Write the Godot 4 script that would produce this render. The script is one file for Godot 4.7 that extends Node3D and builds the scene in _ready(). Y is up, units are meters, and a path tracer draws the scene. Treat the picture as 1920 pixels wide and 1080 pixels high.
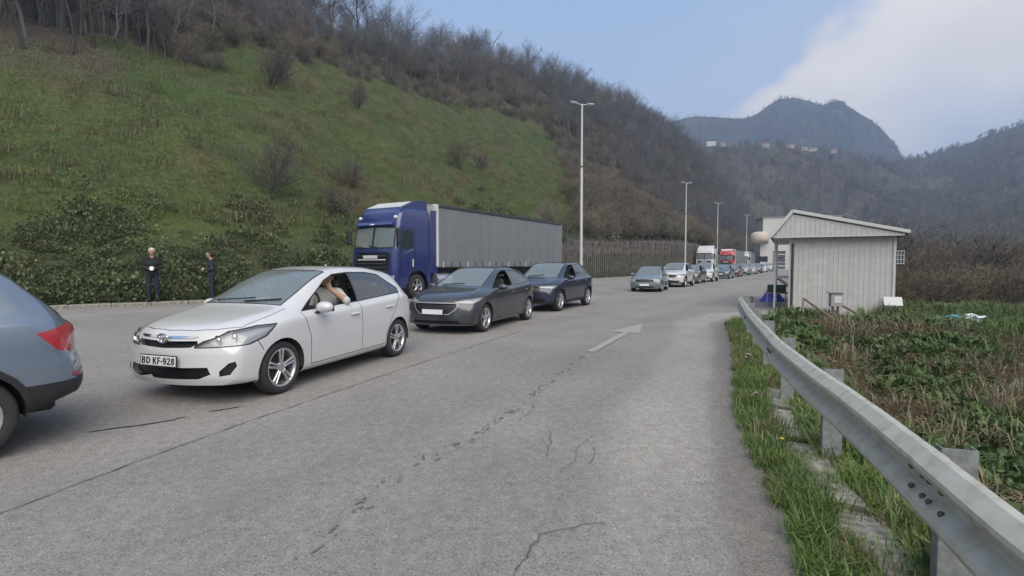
extends Node3D
# A queue of cars on a mountain road. x to the right, y up, -z ahead; metres.

var R := RandomNumberGenerator.new()
var M := {}
var taken := {}
var noise := FastNoiseLite.new()

# ---------------------------------------------------------------- mesh builder
class MB:
	var v := PackedVector3Array()
	var n := PackedVector3Array()
	var c := PackedColorArray()
	var col := Color(1, 1, 1)
	func put(a: Vector3, b: Vector3, d: Vector3, na: Vector3, nb: Vector3, nd: Vector3) -> void:
		if (b - a).cross(d - a).dot(na + nb + nd) > 0.0:
			v.append(a); v.append(d); v.append(b); n.append(na); n.append(nd); n.append(nb)
		else:
			v.append(a); v.append(b); v.append(d); n.append(na); n.append(nb); n.append(nd)
		c.append(col); c.append(col); c.append(col)
	func tri(a: Vector3, b: Vector3, d: Vector3) -> void:
		var q := (b - a).cross(d - a)
		if q.length_squared() < 1e-16:
			return
		q = q.normalized()
		put(a, b, d, q, q, q)
	func quad(a: Vector3, b: Vector3, d: Vector3, e: Vector3) -> void:
		tri(a, b, d); tri(a, d, e)
	func squad(a: Vector3, b: Vector3, d: Vector3, e: Vector3, na: Vector3, nb: Vector3, nd: Vector3, ne: Vector3) -> void:
		put(a, b, d, na, nb, nd); put(a, d, e, na, nd, ne)
	# box with chamfered edges; at = centre
	func box(t: Transform3D, size: Vector3, bev := 0.0) -> void:
		var h := size * 0.5
		var e := minf(bev, minf(h.x, minf(h.y, h.z)) * 0.95)
		for ax in 3:
			for sg in [-1.0, 1.0]:
				var u := (ax + 1) % 3
				var w := (ax + 2) % 3
				var q := []
				for k in [[-1, -1], [1, -1], [1, 1], [-1, 1]]:
					var p := Vector3()
					p[ax] = sg * h[ax]; p[u] = k[0] * (h[u] - e); p[w] = k[1] * (h[w] - e)
					q.append(t * p)
				if sg > 0: quad(q[0], q[1], q[2], q[3])
				else: quad(q[3], q[2], q[1], q[0])
		if e <= 0.0:
			return
		for ax in 3:
			var u := (ax + 1) % 3
			var w := (ax + 2) % 3
			for su in [-1.0, 1.0]:
				for sw in [-1.0, 1.0]:
					var q := []
					for k in [[-1, 0], [1, 0], [1, 1], [-1, 1]]:
						var p := Vector3()
						p[ax] = k[0] * (h[ax] - e)
						p[u] = su * (h[u] - (0.0 if k[1] == 0 else e))
						p[w] = sw * (h[w] - (e if k[1] == 0 else 0.0))
						q.append(t * p)
					outq(q, t)
		for sx in [-1.0, 1.0]:
			for sy in [-1.0, 1.0]:
				for sz in [-1.0, 1.0]:
					var a := t * Vector3(sx * h.x, sy * (h.y - e), sz * (h.z - e))
					var b := t * Vector3(sx * (h.x - e), sy * h.y, sz * (h.z - e))
					var d := t * Vector3(sx * (h.x - e), sy * (h.y - e), sz * h.z)
					if (b - a).cross(d - a).dot((a + b + d) / 3.0 - t.origin) < 0.0: tri(a, d, b)
					else: tri(a, b, d)
	func outq(q: Array, t: Transform3D) -> void:
		if (q[1] - q[0]).cross(q[2] - q[0]).dot((q[0] + q[2]) * 0.5 - t.origin) < 0.0: quad(q[3], q[2], q[1], q[0])
		else: quad(q[0], q[1], q[2], q[3])
	func bx(at: Vector3, size: Vector3, bev := 0.0, yaw := 0.0) -> void:
		box(Transform3D(Basis(Vector3.UP, yaw), at), size, bev)
	# bar from a to b with rectangular section
	func bar(a: Vector3, b: Vector3, w: float, h: float, bev := 0.0, up := Vector3.UP) -> void:
		var z := (b - a).normalized()
		var x := up.cross(z)
		if x.length() < 0.01: x = Vector3.RIGHT.cross(z)
		x = x.normalized()
		box(Transform3D(Basis(x, z.cross(x), z), (a + b) * 0.5), Vector3(w, h, a.distance_to(b)), bev)
	func tube(a: Vector3, b: Vector3, r0: float, r1: float, k := 8, caps := true) -> void:
		var z := (b - a).normalized()
		var x := (Vector3.UP if absf(z.y) < 0.9 else Vector3.RIGHT).cross(z).normalized()
		var y := z.cross(x)
		var pa := Vector3(); var pb := Vector3(); var pn := Vector3()
		for i in k + 1:
			var f := TAU * i / k
			var d := x * cos(f) + y * sin(f)
			if i > 0:
				squad(a + pn * r0, a + d * r0, b + d * r1, b + pn * r1, pn, d, d, pn)
				if caps:
					if r1 > 0.0: tri(b, b + pn * r1, b + d * r1)
					if r0 > 0.0: tri(a, a + d * r0, a + pn * r0)
			pn = d
	func path(p: Array, r: Array, k := 6) -> void:
		for i in p.size() - 1:
			tube(p[i], p[i + 1], r[i], r[i + 1], k, true)
	# profile of (radius, height) turned round the y axis of t
	func lathe(prof: Array, t: Transform3D, k := 24, a0 := 0.0, a1 := TAU) -> void:
		var nn := []
		for i in prof.size():
			var p: Vector2 = prof[maxi(i - 1, 0)]
			var q: Vector2 = prof[mini(i + 1, prof.size() - 1)]
			var d := (q - p).normalized()
			nn.append(Vector2(d.y, -d.x))
		for i in prof.size() - 1:
			for j in k:
				var f := a0 + (a1 - a0) * j / k
				var g := a0 + (a1 - a0) * (j + 1) / k
				var P := func(q: Vector2, w: float) -> Vector3: return t * Vector3(q.x * cos(w), q.y, q.x * sin(w))
				var N := func(q: Vector2, w: float) -> Vector3: return (t.basis * Vector3(q.x * cos(w), q.y, q.x * sin(w))).normalized()
				squad(P.call(prof[i], f), P.call(prof[i], g), P.call(prof[i + 1], g), P.call(prof[i + 1], f), N.call(nn[i], f), N.call(nn[i], g), N.call(nn[i + 1], g), N.call(nn[i + 1], f))
	func ball(t: Transform3D, r: Vector3, k := 12, rows := 8) -> void:
		for i in rows:
			for j in k:
				var q := []
				var m := []
				for e in [[0, 0], [0, 1], [1, 1], [1, 0]]:
					var th: float = PI * (i + e[0]) / rows
					var ph: float = TAU * (j + e[1]) / k
					var d := Vector3(sin(th) * cos(ph), cos(th), sin(th) * sin(ph))
					q.append(t * (d * r)); m.append((t.basis * (d / r)).normalized())
				squad(q[0], q[1], q[2], q[3], m[0], m[1], m[2], m[3])
	# flat polygon in the x-y plane of t, thickness along its z
	func plate(poly: PackedVector2Array, t: Transform3D, depth: float) -> void:
		var ids := Geometry2D.triangulate_polygon(poly)
		for i in range(0, ids.size(), 3):
			var a := poly[ids[i]]; var b := poly[ids[i + 1]]; var d := poly[ids[i + 2]]
			if (b - a).cross(d - a) < 0.0:
				var s := b; b = d; d = s
			tri(t * Vector3(a.x, a.y, depth * 0.5), t * Vector3(b.x, b.y, depth * 0.5), t * Vector3(d.x, d.y, depth * 0.5))
			tri(t * Vector3(a.x, a.y, -depth * 0.5), t * Vector3(d.x, d.y, -depth * 0.5), t * Vector3(b.x, b.y, -depth * 0.5))
		var ccw := not Geometry2D.is_polygon_clockwise(poly)
		for i in poly.size():
			var a := poly[i]; var b := poly[(i + 1) % poly.size()]
			if not ccw:
				var s := a; a = b; b = s
			quad(t * Vector3(a.x, a.y, -depth * 0.5), t * Vector3(b.x, b.y, -depth * 0.5), t * Vector3(b.x, b.y, depth * 0.5), t * Vector3(a.x, a.y, depth * 0.5))
	func mesh(mat: Material, colours := false) -> ArrayMesh:
		var m := ArrayMesh.new()
		if v.is_empty():
			return m
		var a := []
		a.resize(Mesh.ARRAY_MAX)
		a[Mesh.ARRAY_VERTEX] = v; a[Mesh.ARRAY_NORMAL] = n
		if colours: a[Mesh.ARRAY_COLOR] = c
		m.add_surface_from_arrays(Mesh.PRIMITIVE_TRIANGLES, a)
		m.surface_set_material(0, mat)
		return m

# ---------------------------------------------------------------- scene helpers
func at(x: float, y: float, d: float) -> Vector3: return Vector3(x, y, -d)
func T(p: Vector3, yaw := 0.0) -> Transform3D: return Transform3D(Basis(Vector3.UP, yaw), p)

func numbered(called: String) -> String:
	taken[called] = taken.get(called, -1) + 1
	return called if taken[called] == 0 else "%s_%03d" % [called, taken[called]]

func tag(o: Node, label: String, category: String, group := "") -> Node:
	o.set_meta("label", label); o.set_meta("category", category)
	if group: o.set_meta("group", group)
	return o

func thing(called: String, label: String, category: String, p := Vector3.ZERO, yaw := 0.0, group := "") -> Node3D:
	var o := Node3D.new()
	o.name = numbered(called)
	add_child(o)
	o.position = p; o.rotation.y = yaw
	tag(o, label, category, group)
	return o

func inst(mesh: Mesh, called: String, parent: Node, t := Transform3D()) -> MeshInstance3D:
	var o := MeshInstance3D.new()
	o.mesh = mesh
	o.name = numbered(called) if parent == self else called
	o.transform = t
	parent.add_child(o, true)
	return o

func part(b: MB, called: String, mat: Material, parent: Node, colours := false) -> MeshInstance3D:
	return inst(b.mesh(mat, colours), called, parent)

func structure(b: MB, called: String, mat: Material, colours := false) -> MeshInstance3D:
	var o := part(b, called, mat, self, colours)
	o.set_meta("kind", "structure")
	return o

func scatter(mesh: Mesh, places: Array, colours: Array, called: String, label: String, category: String, parent: Node = self) -> void:
	var mm := MultiMesh.new()
	mm.transform_format = MultiMesh.TRANSFORM_3D
	mm.use_colors = true
	mm.mesh = mesh
	mm.instance_count = places.size()
	for i in places.size():
		mm.set_instance_transform(i, places[i])
		mm.set_instance_color(i, colours[i])
	var o := MultiMeshInstance3D.new()
	o.multimesh = mm
	o.name = numbered(called) if parent == self else called
	parent.add_child(o, true)
	o.set_meta("kind", "stuff")
	if parent == self:
		tag(o, label, category)

func dup(root: Node3D, p: Vector3, yaw: float, label := "", group := "") -> Node3D:
	var base := String(root.name).rstrip("0123456789").rstrip("_")
	var o: Node3D = root.duplicate()
	o.name = numbered(base)
	add_child(o)
	o.position = p; o.rotation.y = yaw
	if label: o.set_meta("label", label)
	if group: o.set_meta("group", group)
	return o

func repaint(o: Node, was: Material, now: Material) -> void:
	for k in o.get_children():
		if k is MeshInstance3D and k.get_active_material(0) == was:
			k.material_override = now
		repaint(k, was, now)

# ---------------------------------------------------------------- materials
func lin(r: float, g: float, b: float, a := 1.0) -> Color:
	var k := Color(r, g, b).linear_to_srgb()
	return Color(k.r, k.g, k.b, a)

func mat(key: String, c: Color, rough := 0.6, metal := 0.0) -> StandardMaterial3D:
	var m := StandardMaterial3D.new()
	m.resource_name = key
	m.albedo_color = c; m.roughness = rough; m.metallic = metal
	M[key] = m
	return m

func paint(key: String, c: Color, metal := 0.0) -> StandardMaterial3D:
	var m := mat(key, c, 0.38, metal)
	m.clearcoat_enabled = true; m.clearcoat = 1.0; m.clearcoat_roughness = 0.06
	m.roughness_texture = noise_tex(0.02, 4, 256, 0.75, 1.0, 7)
	m.uv1_triplanar = true; m.uv1_scale = Vector3(0.6, 0.6, 0.6)
	return m

func noise_tex(freq: float, oct: int, size: int, lo: float, hi: float, sd: int, kind := FastNoiseLite.TYPE_SIMPLEX_SMOOTH) -> NoiseTexture2D:
	var f := FastNoiseLite.new()
	f.noise_type = kind; f.frequency = freq; f.fractal_octaves = oct; f.seed = sd
	f.fractal_type = FastNoiseLite.FRACTAL_FBM if oct > 1 else FastNoiseLite.FRACTAL_NONE
	var t := NoiseTexture2D.new()
	t.width = size; t.height = size; t.seamless = true; t.noise = f
	var g := Gradient.new()
	g.set_color(0, Color(lo, lo, lo)); g.set_color(1, Color(hi, hi, hi))
	t.color_ramp = g
	return t

func stain_tex(freq: float, sd: int, low: Color) -> NoiseTexture2D:
	var t := noise_tex(freq, 5, 512, 0.0, 1.0, sd)
	var g := Gradient.new()
	g.set_color(0, low); g.set_color(1, Color(1, 1, 1)); g.add_point(0.42, Color(0.93, 0.92, 0.90))
	t.color_ramp = g
	return t

func textured(m: StandardMaterial3D, t: Texture2D, scale: float, bump: Texture2D = null, depth := 0.0, world := true) -> StandardMaterial3D:
	m.albedo_texture = t
	m.uv1_triplanar = true; m.uv1_world_triplanar = world
	m.uv1_scale = Vector3(scale, scale, scale)
	if bump:
		m.heightmap_enabled = true; m.heightmap_texture = bump; m.heightmap_scale = depth
	return m

func make_materials() -> void:
	paint("white_paint", lin(0.56, 0.56, 0.565))
	paint("graphite_paint", lin(0.042, 0.044, 0.052), 0.35)
	paint("navy_paint", lin(0.021, 0.026, 0.052), 0.3)
	paint("grey_blue_paint", lin(0.175, 0.215, 0.275), 0.3)
	paint("truck_blue", lin(0.017, 0.026, 0.125), 0.1)
	paint("green_grey_paint", lin(0.16, 0.19, 0.19), 0.3)
	paint("brown_paint", lin(0.13, 0.105, 0.10), 0.3)
	paint("teal_paint", lin(0.05, 0.09, 0.11), 0.3)
	paint("dark_red_paint", lin(0.10, 0.03, 0.035), 0.2)
	paint("silver_paint", lin(0.42, 0.43, 0.45), 0.5)
	paint("red_truck", lin(0.42, 0.03, 0.035))
	mat("black_plastic", lin(0.022, 0.022, 0.025), 0.55)
	mat("grille_black", lin(0.012, 0.012, 0.014), 0.4)
	mat("seal", lin(0.015, 0.015, 0.016), 0.5)
	mat("rubber", lin(0.028, 0.028, 0.03), 0.85)
	mat("under", lin(0.05, 0.048, 0.045), 0.9)
	mat("alloy", lin(0.55, 0.56, 0.57), 0.3, 0.85)
	mat("chrome", lin(0.78, 0.78, 0.8), 0.08, 1.0)
	mat("reflector", lin(0.30, 0.31, 0.33), 0.45, 0.3)
	mat("seat", lin(0.035, 0.035, 0.038), 0.9)
	mat("dash", lin(0.02, 0.02, 0.022), 0.7)
	mat("tail_red", lin(0.42, 0.012, 0.018), 0.08)
	M.tail_red.clearcoat_enabled = true
	mat("amber", lin(0.6, 0.2, 0.02), 0.15)
	mat("plate_white", lin(0.72, 0.73, 0.74), 0.4)
	mat("plate_ink", lin(0.02, 0.02, 0.025), 0.5)
	var g := mat("glass", lin(0.02, 0.03, 0.03, 0.3), 0.02)
	g.transparency = BaseMaterial3D.TRANSPARENCY_ALPHA; g.metallic_specular = 0.7
	g = mat("screen", lin(0.33, 0.385, 0.39, 0.42), 0.03)  # windscreen glass: bright sky reflection painted in as a pale blue-grey body colour
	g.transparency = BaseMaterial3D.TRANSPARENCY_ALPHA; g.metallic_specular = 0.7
	g = mat("privacy", lin(0.075, 0.092, 0.105, 0.72), 0.02)
	g.transparency = BaseMaterial3D.TRANSPARENCY_ALPHA; g.metallic_specular = 0.7
	g = mat("lens", lin(0.8, 0.85, 0.88, 0.12), 0.03)
	g.transparency = BaseMaterial3D.TRANSPARENCY_ALPHA
	mat("far_glass", lin(0.035, 0.045, 0.05), 0.04)
	var galv := mat("galvanised", lin(0.50, 0.505, 0.455), 0.6, 0.1)
	textured(galv, stain_tex(0.014, 21, Color(0.78, 0.73, 0.66)), 1.1)
	galv.roughness_texture = noise_tex(0.03, 3, 256, 0.7, 1.0, 22)
	var post := mat("galvanised_post", lin(0.34, 0.36, 0.36), 0.6, 0.3)
	textured(post, noise_tex(0.02, 4, 512, 0.7, 1.0, 23), 1.7)
	mat("bolt", lin(0.12, 0.11, 0.10), 0.6, 0.5)
	var con := mat("concrete", lin(0.42, 0.40, 0.35), 0.9)
	textured(con, noise_tex(0.02, 5, 512, 0.55, 1.0, 31), 1.1, noise_tex(0.08, 3, 256, 0.0, 1.0, 32), 0.12)
	var wall := mat("wall_concrete", lin(0.27, 0.235, 0.22), 0.95)
	textured(wall, noise_tex(0.012, 5, 512, 0.4, 1.0, 33), 0.22)
	var asph := mat("asphalt", Color(1, 1, 1), 0.92)
	asph.vertex_color_use_as_albedo = true
	textured(asph, speckle(), 0.75, noise_tex(0.2, 2, 512, 0.0, 1.0, 42), 0.16)
	asph.metallic_specular = 0.3
	var line := mat("road_paint", lin(0.56, 0.55, 0.52), 0.85)
	textured(line, noise_tex(0.05, 4, 512, 0.5, 1.0, 43), 1.5)
	mat("crack", lin(0.085, 0.078, 0.072), 0.95)
	mat("tar", lin(0.165, 0.155, 0.145), 0.9)
	var soil := mat("soil", Color(1, 1, 1), 1.0)
	soil.vertex_color_use_as_albedo = true
	textured(soil, noise_tex(0.02, 5, 512, 0.45, 1.0, 51), 0.45, noise_tex(0.03, 4, 512, 0.0, 1.0, 52), 5.0)
	var far := mat("hillside", Color(1, 1, 1), 1.0)
	far.vertex_color_use_as_albedo = true
	textured(far, noise_tex(0.02, 5, 512, 0.5, 1.0, 53), 0.02)
	var leaf := mat("leaf", Color(1, 1, 1), 0.65)
	leaf.vertex_color_use_as_albedo = true
	leaf.backlight_enabled = true; leaf.backlight = Color(0.35, 0.4, 0.2)
	leaf.cull_mode = BaseMaterial3D.CULL_DISABLED
	var twig := mat("twig", Color(1, 1, 1), 0.95)
	twig.vertex_color_use_as_albedo = true
	var bark := mat("bark", lin(0.10, 0.088, 0.078), 0.95)
	mat("bare_twig", lin(0.095, 0.082, 0.075), 0.95)
	textured(bark, noise_tex(0.03, 4, 256, 0.5, 1.0, 61), 1.0)
	var sheet := mat("white_sheet", lin(0.54, 0.545, 0.55), 0.5, 0.0)
	textured(sheet, stain_tex(0.010, 71, Color(0.93, 0.92, 0.90)), 0.6)
	mat("white_trim", lin(0.52, 0.52, 0.52), 0.5)
	mat("roof_sheet", lin(0.46, 0.47, 0.48), 0.5, 0.0)
	textured(M.roof_sheet, noise_tex(0.01, 4, 512, 0.72, 1.0, 72), 0.4)
	mat("dark_steel", lin(0.06, 0.06, 0.065), 0.5, 0.4)
	mat("old_wood", lin(0.17, 0.13, 0.10), 0.9)
	mat("pale_wood", lin(0.36, 0.31, 0.24), 0.9)
	mat("meter_grey", lin(0.30, 0.29, 0.27), 0.6)
	mat("blue_tarp", lin(0.03, 0.045, 0.42), 0.4)
	mat("bag_white", lin(0.70, 0.80, 0.86), 0.35)
	mat("bag_teal", lin(0.10, 0.28, 0.34), 0.4)
	mat("crate_green", lin(0.04, 0.07, 0.05), 0.6)
	var cur := mat("curtain", lin(0.185, 0.20, 0.212), 0.55)
	textured(cur, noise_tex(0.006, 4, 512, 0.93, 1.0, 81), 0.3)
	mat("trailer_frame", lin(0.20, 0.21, 0.22), 0.5, 0.3)
	mat("pale_panel", lin(0.52, 0.53, 0.53), 0.5)
	mat("beige", lin(0.50, 0.45, 0.37), 0.7)
	mat("house_white", lin(0.55, 0.54, 0.52), 0.8)
	mat("house_cream", lin(0.42, 0.38, 0.32), 0.85)
	mat("house_grey", lin(0.33, 0.32, 0.31), 0.85)
	mat("roof_tile", lin(0.20, 0.11, 0.08), 0.9)
	mat("lamp_pole", lin(0.55, 0.56, 0.55), 0.5, 0.2)
	mat("lamp_head", lin(0.45, 0.47, 0.50), 0.4, 0.2)
	mat("lamp_glass", lin(0.7, 0.72, 0.74), 0.2)
	var body := mat("figure", Color(1, 1, 1), 0.85)
	body.vertex_color_use_as_albedo = true
	mat("hair_grey", lin(0.52, 0.50, 0.46), 0.8)
	mat("hair_dark", lin(0.02, 0.017, 0.015), 0.7)
	mat("paper", lin(0.7, 0.7, 0.68), 0.7)
	mat("olive_leaf", lin(0.10, 0.095, 0.045), 0.8)
	mat("flower_yellow", lin(0.75, 0.62, 0.02), 0.7)
	mat("flower_white", lin(0.75, 0.75, 0.68), 0.7)

func speckle() -> ImageTexture:
	var a := FastNoiseLite.new(); a.seed = 41; a.noise_type = FastNoiseLite.TYPE_CELLULAR; a.frequency = 0.16; a.fractal_type = FastNoiseLite.FRACTAL_NONE; a.cellular_return_type = FastNoiseLite.RETURN_CELL_VALUE
	var b := FastNoiseLite.new(); b.seed = 44; b.frequency = 0.01; b.fractal_octaves = 5
	var ia := a.get_seamless_image(1024, 1024); var ib := b.get_seamless_image(1024, 1024)
	var da := ia.get_data(); var db := ib.get_data()
	var o := PackedByteArray()
	o.resize(1024 * 1024 * 3)
	for i in 1024 * 1024:
		var k := da[i] / 255.0
		var q := 0.82 + 0.10 * (db[i] / 255.0 - 0.5)
		if k > 0.92: q += 0.13
		elif k < 0.10: q -= 0.16
		else: q += (k - 0.5) * 0.09
		var w := int(clampf(q, 0.0, 1.0) * 255.0)
		o[i * 3] = w; o[i * 3 + 1] = w; o[i * 3 + 2] = w
	return ImageTexture.create_from_image(Image.create_from_data(1024, 1024, false, Image.FORMAT_RGB8, o))

# ---------------------------------------------------------------- cars
# A car's skin is lofted for its right half in (s, y, z): s from the nose backwards, z outwards; panels, panes and lamps are then cut out of it by convex cells.
class Soup:
	var p := PackedVector3Array()
	var n := PackedVector3Array()
	func fan(a: Array, m: Array) -> void:
		for i in range(1, a.size() - 1):
			p.append(a[0]); p.append(a[i]); p.append(a[i + 1])
			n.append(m[0]); n.append(m[i]); n.append(m[i + 1])
	func cut(planes: Array) -> Soup:
		var inside := Soup.new()
		var rest := Soup.new()
		for i in range(0, p.size(), 3):
			var out := false
			var whole := true
			for k: Plane in planes:
				var d0 := k.distance_to(p[i]); var d1 := k.distance_to(p[i + 1]); var d2 := k.distance_to(p[i + 2])
				if d0 <= 1e-6 and d1 <= 1e-6 and d2 <= 1e-6:
					out = true
					break
				if d0 < -1e-6 or d1 < -1e-6 or d2 < -1e-6:
					whole = false
			if out or whole:
				var to: Soup = rest if out else inside
				for j in 3:
					to.p.append(p[i + j]); to.n.append(n[i + j])
				continue
			var a := [p[i], p[i + 1], p[i + 2]]
			var m := [n[i], n[i + 1], n[i + 2]]
			for k: Plane in planes:
				var ia := []; var im := []; var oa := []; var om := []
				for j in a.size():
					var q: Vector3 = a[j]; var w: Vector3 = a[(j + 1) % a.size()]
					var dq := k.distance_to(q); var dw := k.distance_to(w)
					if dq >= 0.0: ia.append(q); im.append(m[j])
					if dq <= 0.0: oa.append(q); om.append(m[j])
					if (dq > 0.0 and dw < 0.0) or (dq < 0.0 and dw > 0.0):
						var f := dq / (dq - dw)
						var c := q.lerp(w, f)
						var e: Vector3 = (m[j] as Vector3).lerp(m[(j + 1) % a.size()], f).normalized()
						ia.append(c); im.append(e); oa.append(c); om.append(e)
				if oa.size() > 2: rest.fan(oa, om)
				a = ia; m = im
				if a.size() < 3: break
			if a.size() > 2: inside.fan(a, m)
		p = rest.p; n = rest.n
		return inside

func spl(k: Array, x: float) -> float:
	var e := k.size() - 1
	if x <= k[0][0]: return k[0][1]
	if x >= k[e][0]: return k[e][1]
	var i := 0
	while x > k[i + 1][0]: i += 1
	var h: float = k[i + 1][0] - k[i][0]
	var d: float = (k[i + 1][1] - k[i][1]) / h
	var m0 := d; var m1 := d
	if i > 0:
		var b: float = (k[i][1] - k[i - 1][1]) / (k[i][0] - k[i - 1][0])
		m0 = 2.0 * b * d / (b + d) if b * d > 0.0 else 0.0
	if i + 2 <= e:
		var b: float = (k[i + 2][1] - k[i + 1][1]) / (k[i + 2][0] - k[i + 1][0])
		m1 = 2.0 * b * d / (b + d) if b * d > 0.0 else 0.0
	var t: float = (x - k[i][0]) / h
	return k[i][1] * (1 + 2 * t) * (1 - t) * (1 - t) + m0 * h * t * (1 - t) * (1 - t) + k[i + 1][1] * t * t * (3 - 2 * t) - m1 * h * t * t * (1 - t)

func cell(kind: String, poly: Array, lim: float, shrink := 0.0) -> Array:
	var out := []
	var area := 0.0
	for i in poly.size():
		var a: Vector2 = poly[i]; var b: Vector2 = poly[(i + 1) % poly.size()]
		area += a.cross(b)
	for i in poly.size():
		var a: Vector2 = poly[i]; var b: Vector2 = poly[(i + 1) % poly.size()]
		var e := (b - a).normalized()
		var q := Vector2(-e.y, e.x) * signf(area)
		var w: Vector3
		var at0: Vector3
		match kind:
			"S": w = Vector3(q.x, q.y, 0); at0 = Vector3(a.x, a.y, 0)
			"T": w = Vector3(q.x, 0, q.y); at0 = Vector3(a.x, 0, a.y)
			_: w = Vector3(0, q.y, q.x); at0 = Vector3(0, a.y, a.x)
		out.append(Plane(w, w.dot(at0) + shrink))
	match kind:
		"S": out.append(Plane(Vector3(0, 0, 1), lim))
		"T": out.append(Plane(Vector3(0, 1, 0), lim))
		"F": out.append(Plane(Vector3(-1, 0, 0), -lim))
		"R": out.append(Plane(Vector3(1, 0, 0), lim))
	return out

func strip(a: Vector2, b: Vector2, w: float) -> Array:
	var e := (b - a).normalized()
	var q := Vector2(-e.y, e.x) * w * 0.5
	return [a - q - e * w * 0.4, b - q + e * w * 0.4, b + q + e * w * 0.4, a + q - e * w * 0.4]

func car_skin(sp: Dictionary) -> Soup:
	var L: float = sp.L
	var ss := [0.0, 0.012, 0.03, 0.055, 0.09, 0.13, 0.18]
	var x := 0.24
	while x < L - 0.2:
		ss.append(x); x += 0.065
	for k in [0.18, 0.13, 0.09, 0.055, 0.03, 0.012, 0.0]: ss.append(L - k)
	var rings := []
	for s: float in ss:
		var top := spl(sp.top, s); var wm := spl(sp.hw, s); var yb := spl(sp.yb, s)
		var belt := minf(spl(sp.belt, s), top - 0.07)
		var wr := minf(spl(sp.wr, s), wm - 0.1)
		var cab := clampf((top - belt - 0.07) / 0.2, 0.0, 1.0)
		var yr := lerpf(top - 0.022, top - 0.075, cab)
		var b5 := Vector2(wm - lerpf(0.05, sp.tuck, cab), belt)
		var p7 := Vector2(wr + 0.02, yr)
		var P := [Vector2(wm - 0.10, yb), Vector2(wm - 0.025, yb + 0.03), Vector2(wm - 0.012, lerpf(yb, belt, 0.22)), Vector2(wm + 0.008, lerpf(yb, belt, 0.55)), Vector2(wm + 0.0, lerpf(yb, belt, 0.82)), Vector2(wm - 0.012, belt - 0.035), b5, b5.lerp(p7, 0.5) + Vector2(lerpf(0.0, 0.022, cab), lerpf(0.012, 0.0, cab)), p7, Vector2(wr - 0.07, lerpf(yr, top, 0.75)), Vector2(wr * 0.5, top - 0.004), Vector2(0, top)]
		var ring := []
		for i in range(1, P.size() - 1):
			var a: Vector2 = P[0] if i == 1 else (P[i - 1] + P[i]) * 0.5
			var c: Vector2 = P[P.size() - 1] if i == P.size() - 2 else (P[i] + P[i + 1]) * 0.5
			var b: Vector2 = P[i]
			for j in (4 if i < P.size() - 2 else 5):
				var t := j / 4.0
				ring.append(a * (1 - t) * (1 - t) + b * 2 * t * (1 - t) + c * t * t)
		rings.append(ring)
	var V := PackedVector3Array()
	var tris := PackedInt32Array()
	var J: int = rings[0].size()
	for i in ss.size():
		for j in J:
			V.append(Vector3(ss[i], rings[i][j].y, rings[i][j].x))
	for i in ss.size() - 1:
		for j in J - 1:
			var a := i * J + j
			tris.append_array([a, a + J, a + J + 1, a, a + J + 1, a + 1])
	var K := 7
	for e in 2:
		var base := 0 if e == 0 else (ss.size() - 1) * J
		var first := V.size()
		for j in J:
			for t in range(1, K + 1):
				var q := V[base + j]
				V.append(Vector3(q.x, q.y, q.z * (1.0 - float(t) / K)))
		for j in J - 1:
			for t in K:
				var a := base + j if t == 0 else first + j * K + t - 1
				var b := base + j + 1 if t == 0 else first + (j + 1) * K + t - 1
				var c := first + j * K + t
				var d := first + (j + 1) * K + t
				if e == 0: tris.append_array([a, b, d, a, d, c])
				else: tris.append_array([a, d, b, a, c, d])
	for i in V.size():
		var q := V[i]
		var f := pow(clampf(1.0 - q.x / sp.fade, 0.0, 1.0), 1.5)
		var r := pow(clampf(1.0 - (L - q.x) / (sp.fade * 0.8), 0.0, 1.0), 1.5)
		var w := pow(absf(q.z) / 0.85, 2.4)
		q.x += f * (sp.sweep * w + spl(sp.nose, q.y)) - r * (sp.rsweep * w + spl(sp.tail, q.y))
		V[i] = q
	var N := PackedVector3Array()
	N.resize(V.size())
	for i in range(0, tris.size(), 3):
		var a := V[tris[i]]; var b := V[tris[i + 1]]; var c := V[tris[i + 2]]
		var m := (b - a).cross(c - a)
		for j in 3: N[tris[i + j]] += m
	for i in V.size():
		if absf(V[i].z) < 1e-5: N[i].z = 0.0
		N[i] = N[i].normalized()
	# outward check on a known roof vertex
	var flip := -1.0 if N[(ss.size() / 2) * J + J - 1].y < 0.0 else 1.0
	var S := Soup.new()
	for k in tris:
		S.p.append(V[k]); S.n.append(N[k] * flip)
	return S

func soup_to(b: MB, S: Soup, x0: float, side: float, off: float) -> void:
	for i in range(0, S.p.size(), 3):
		var q := []
		var m := []
		for j in 3:
			var a := S.p[i + j] - S.n[i + j] * off
			q.append(Vector3(x0 - a.x, a.y, a.z * side))
			var w := S.n[i + j]
			m.append(Vector3(-w.x, w.y, w.z * side))
		b.put(q[0], q[1], q[2], m[0], m[1], m[2])

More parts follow.
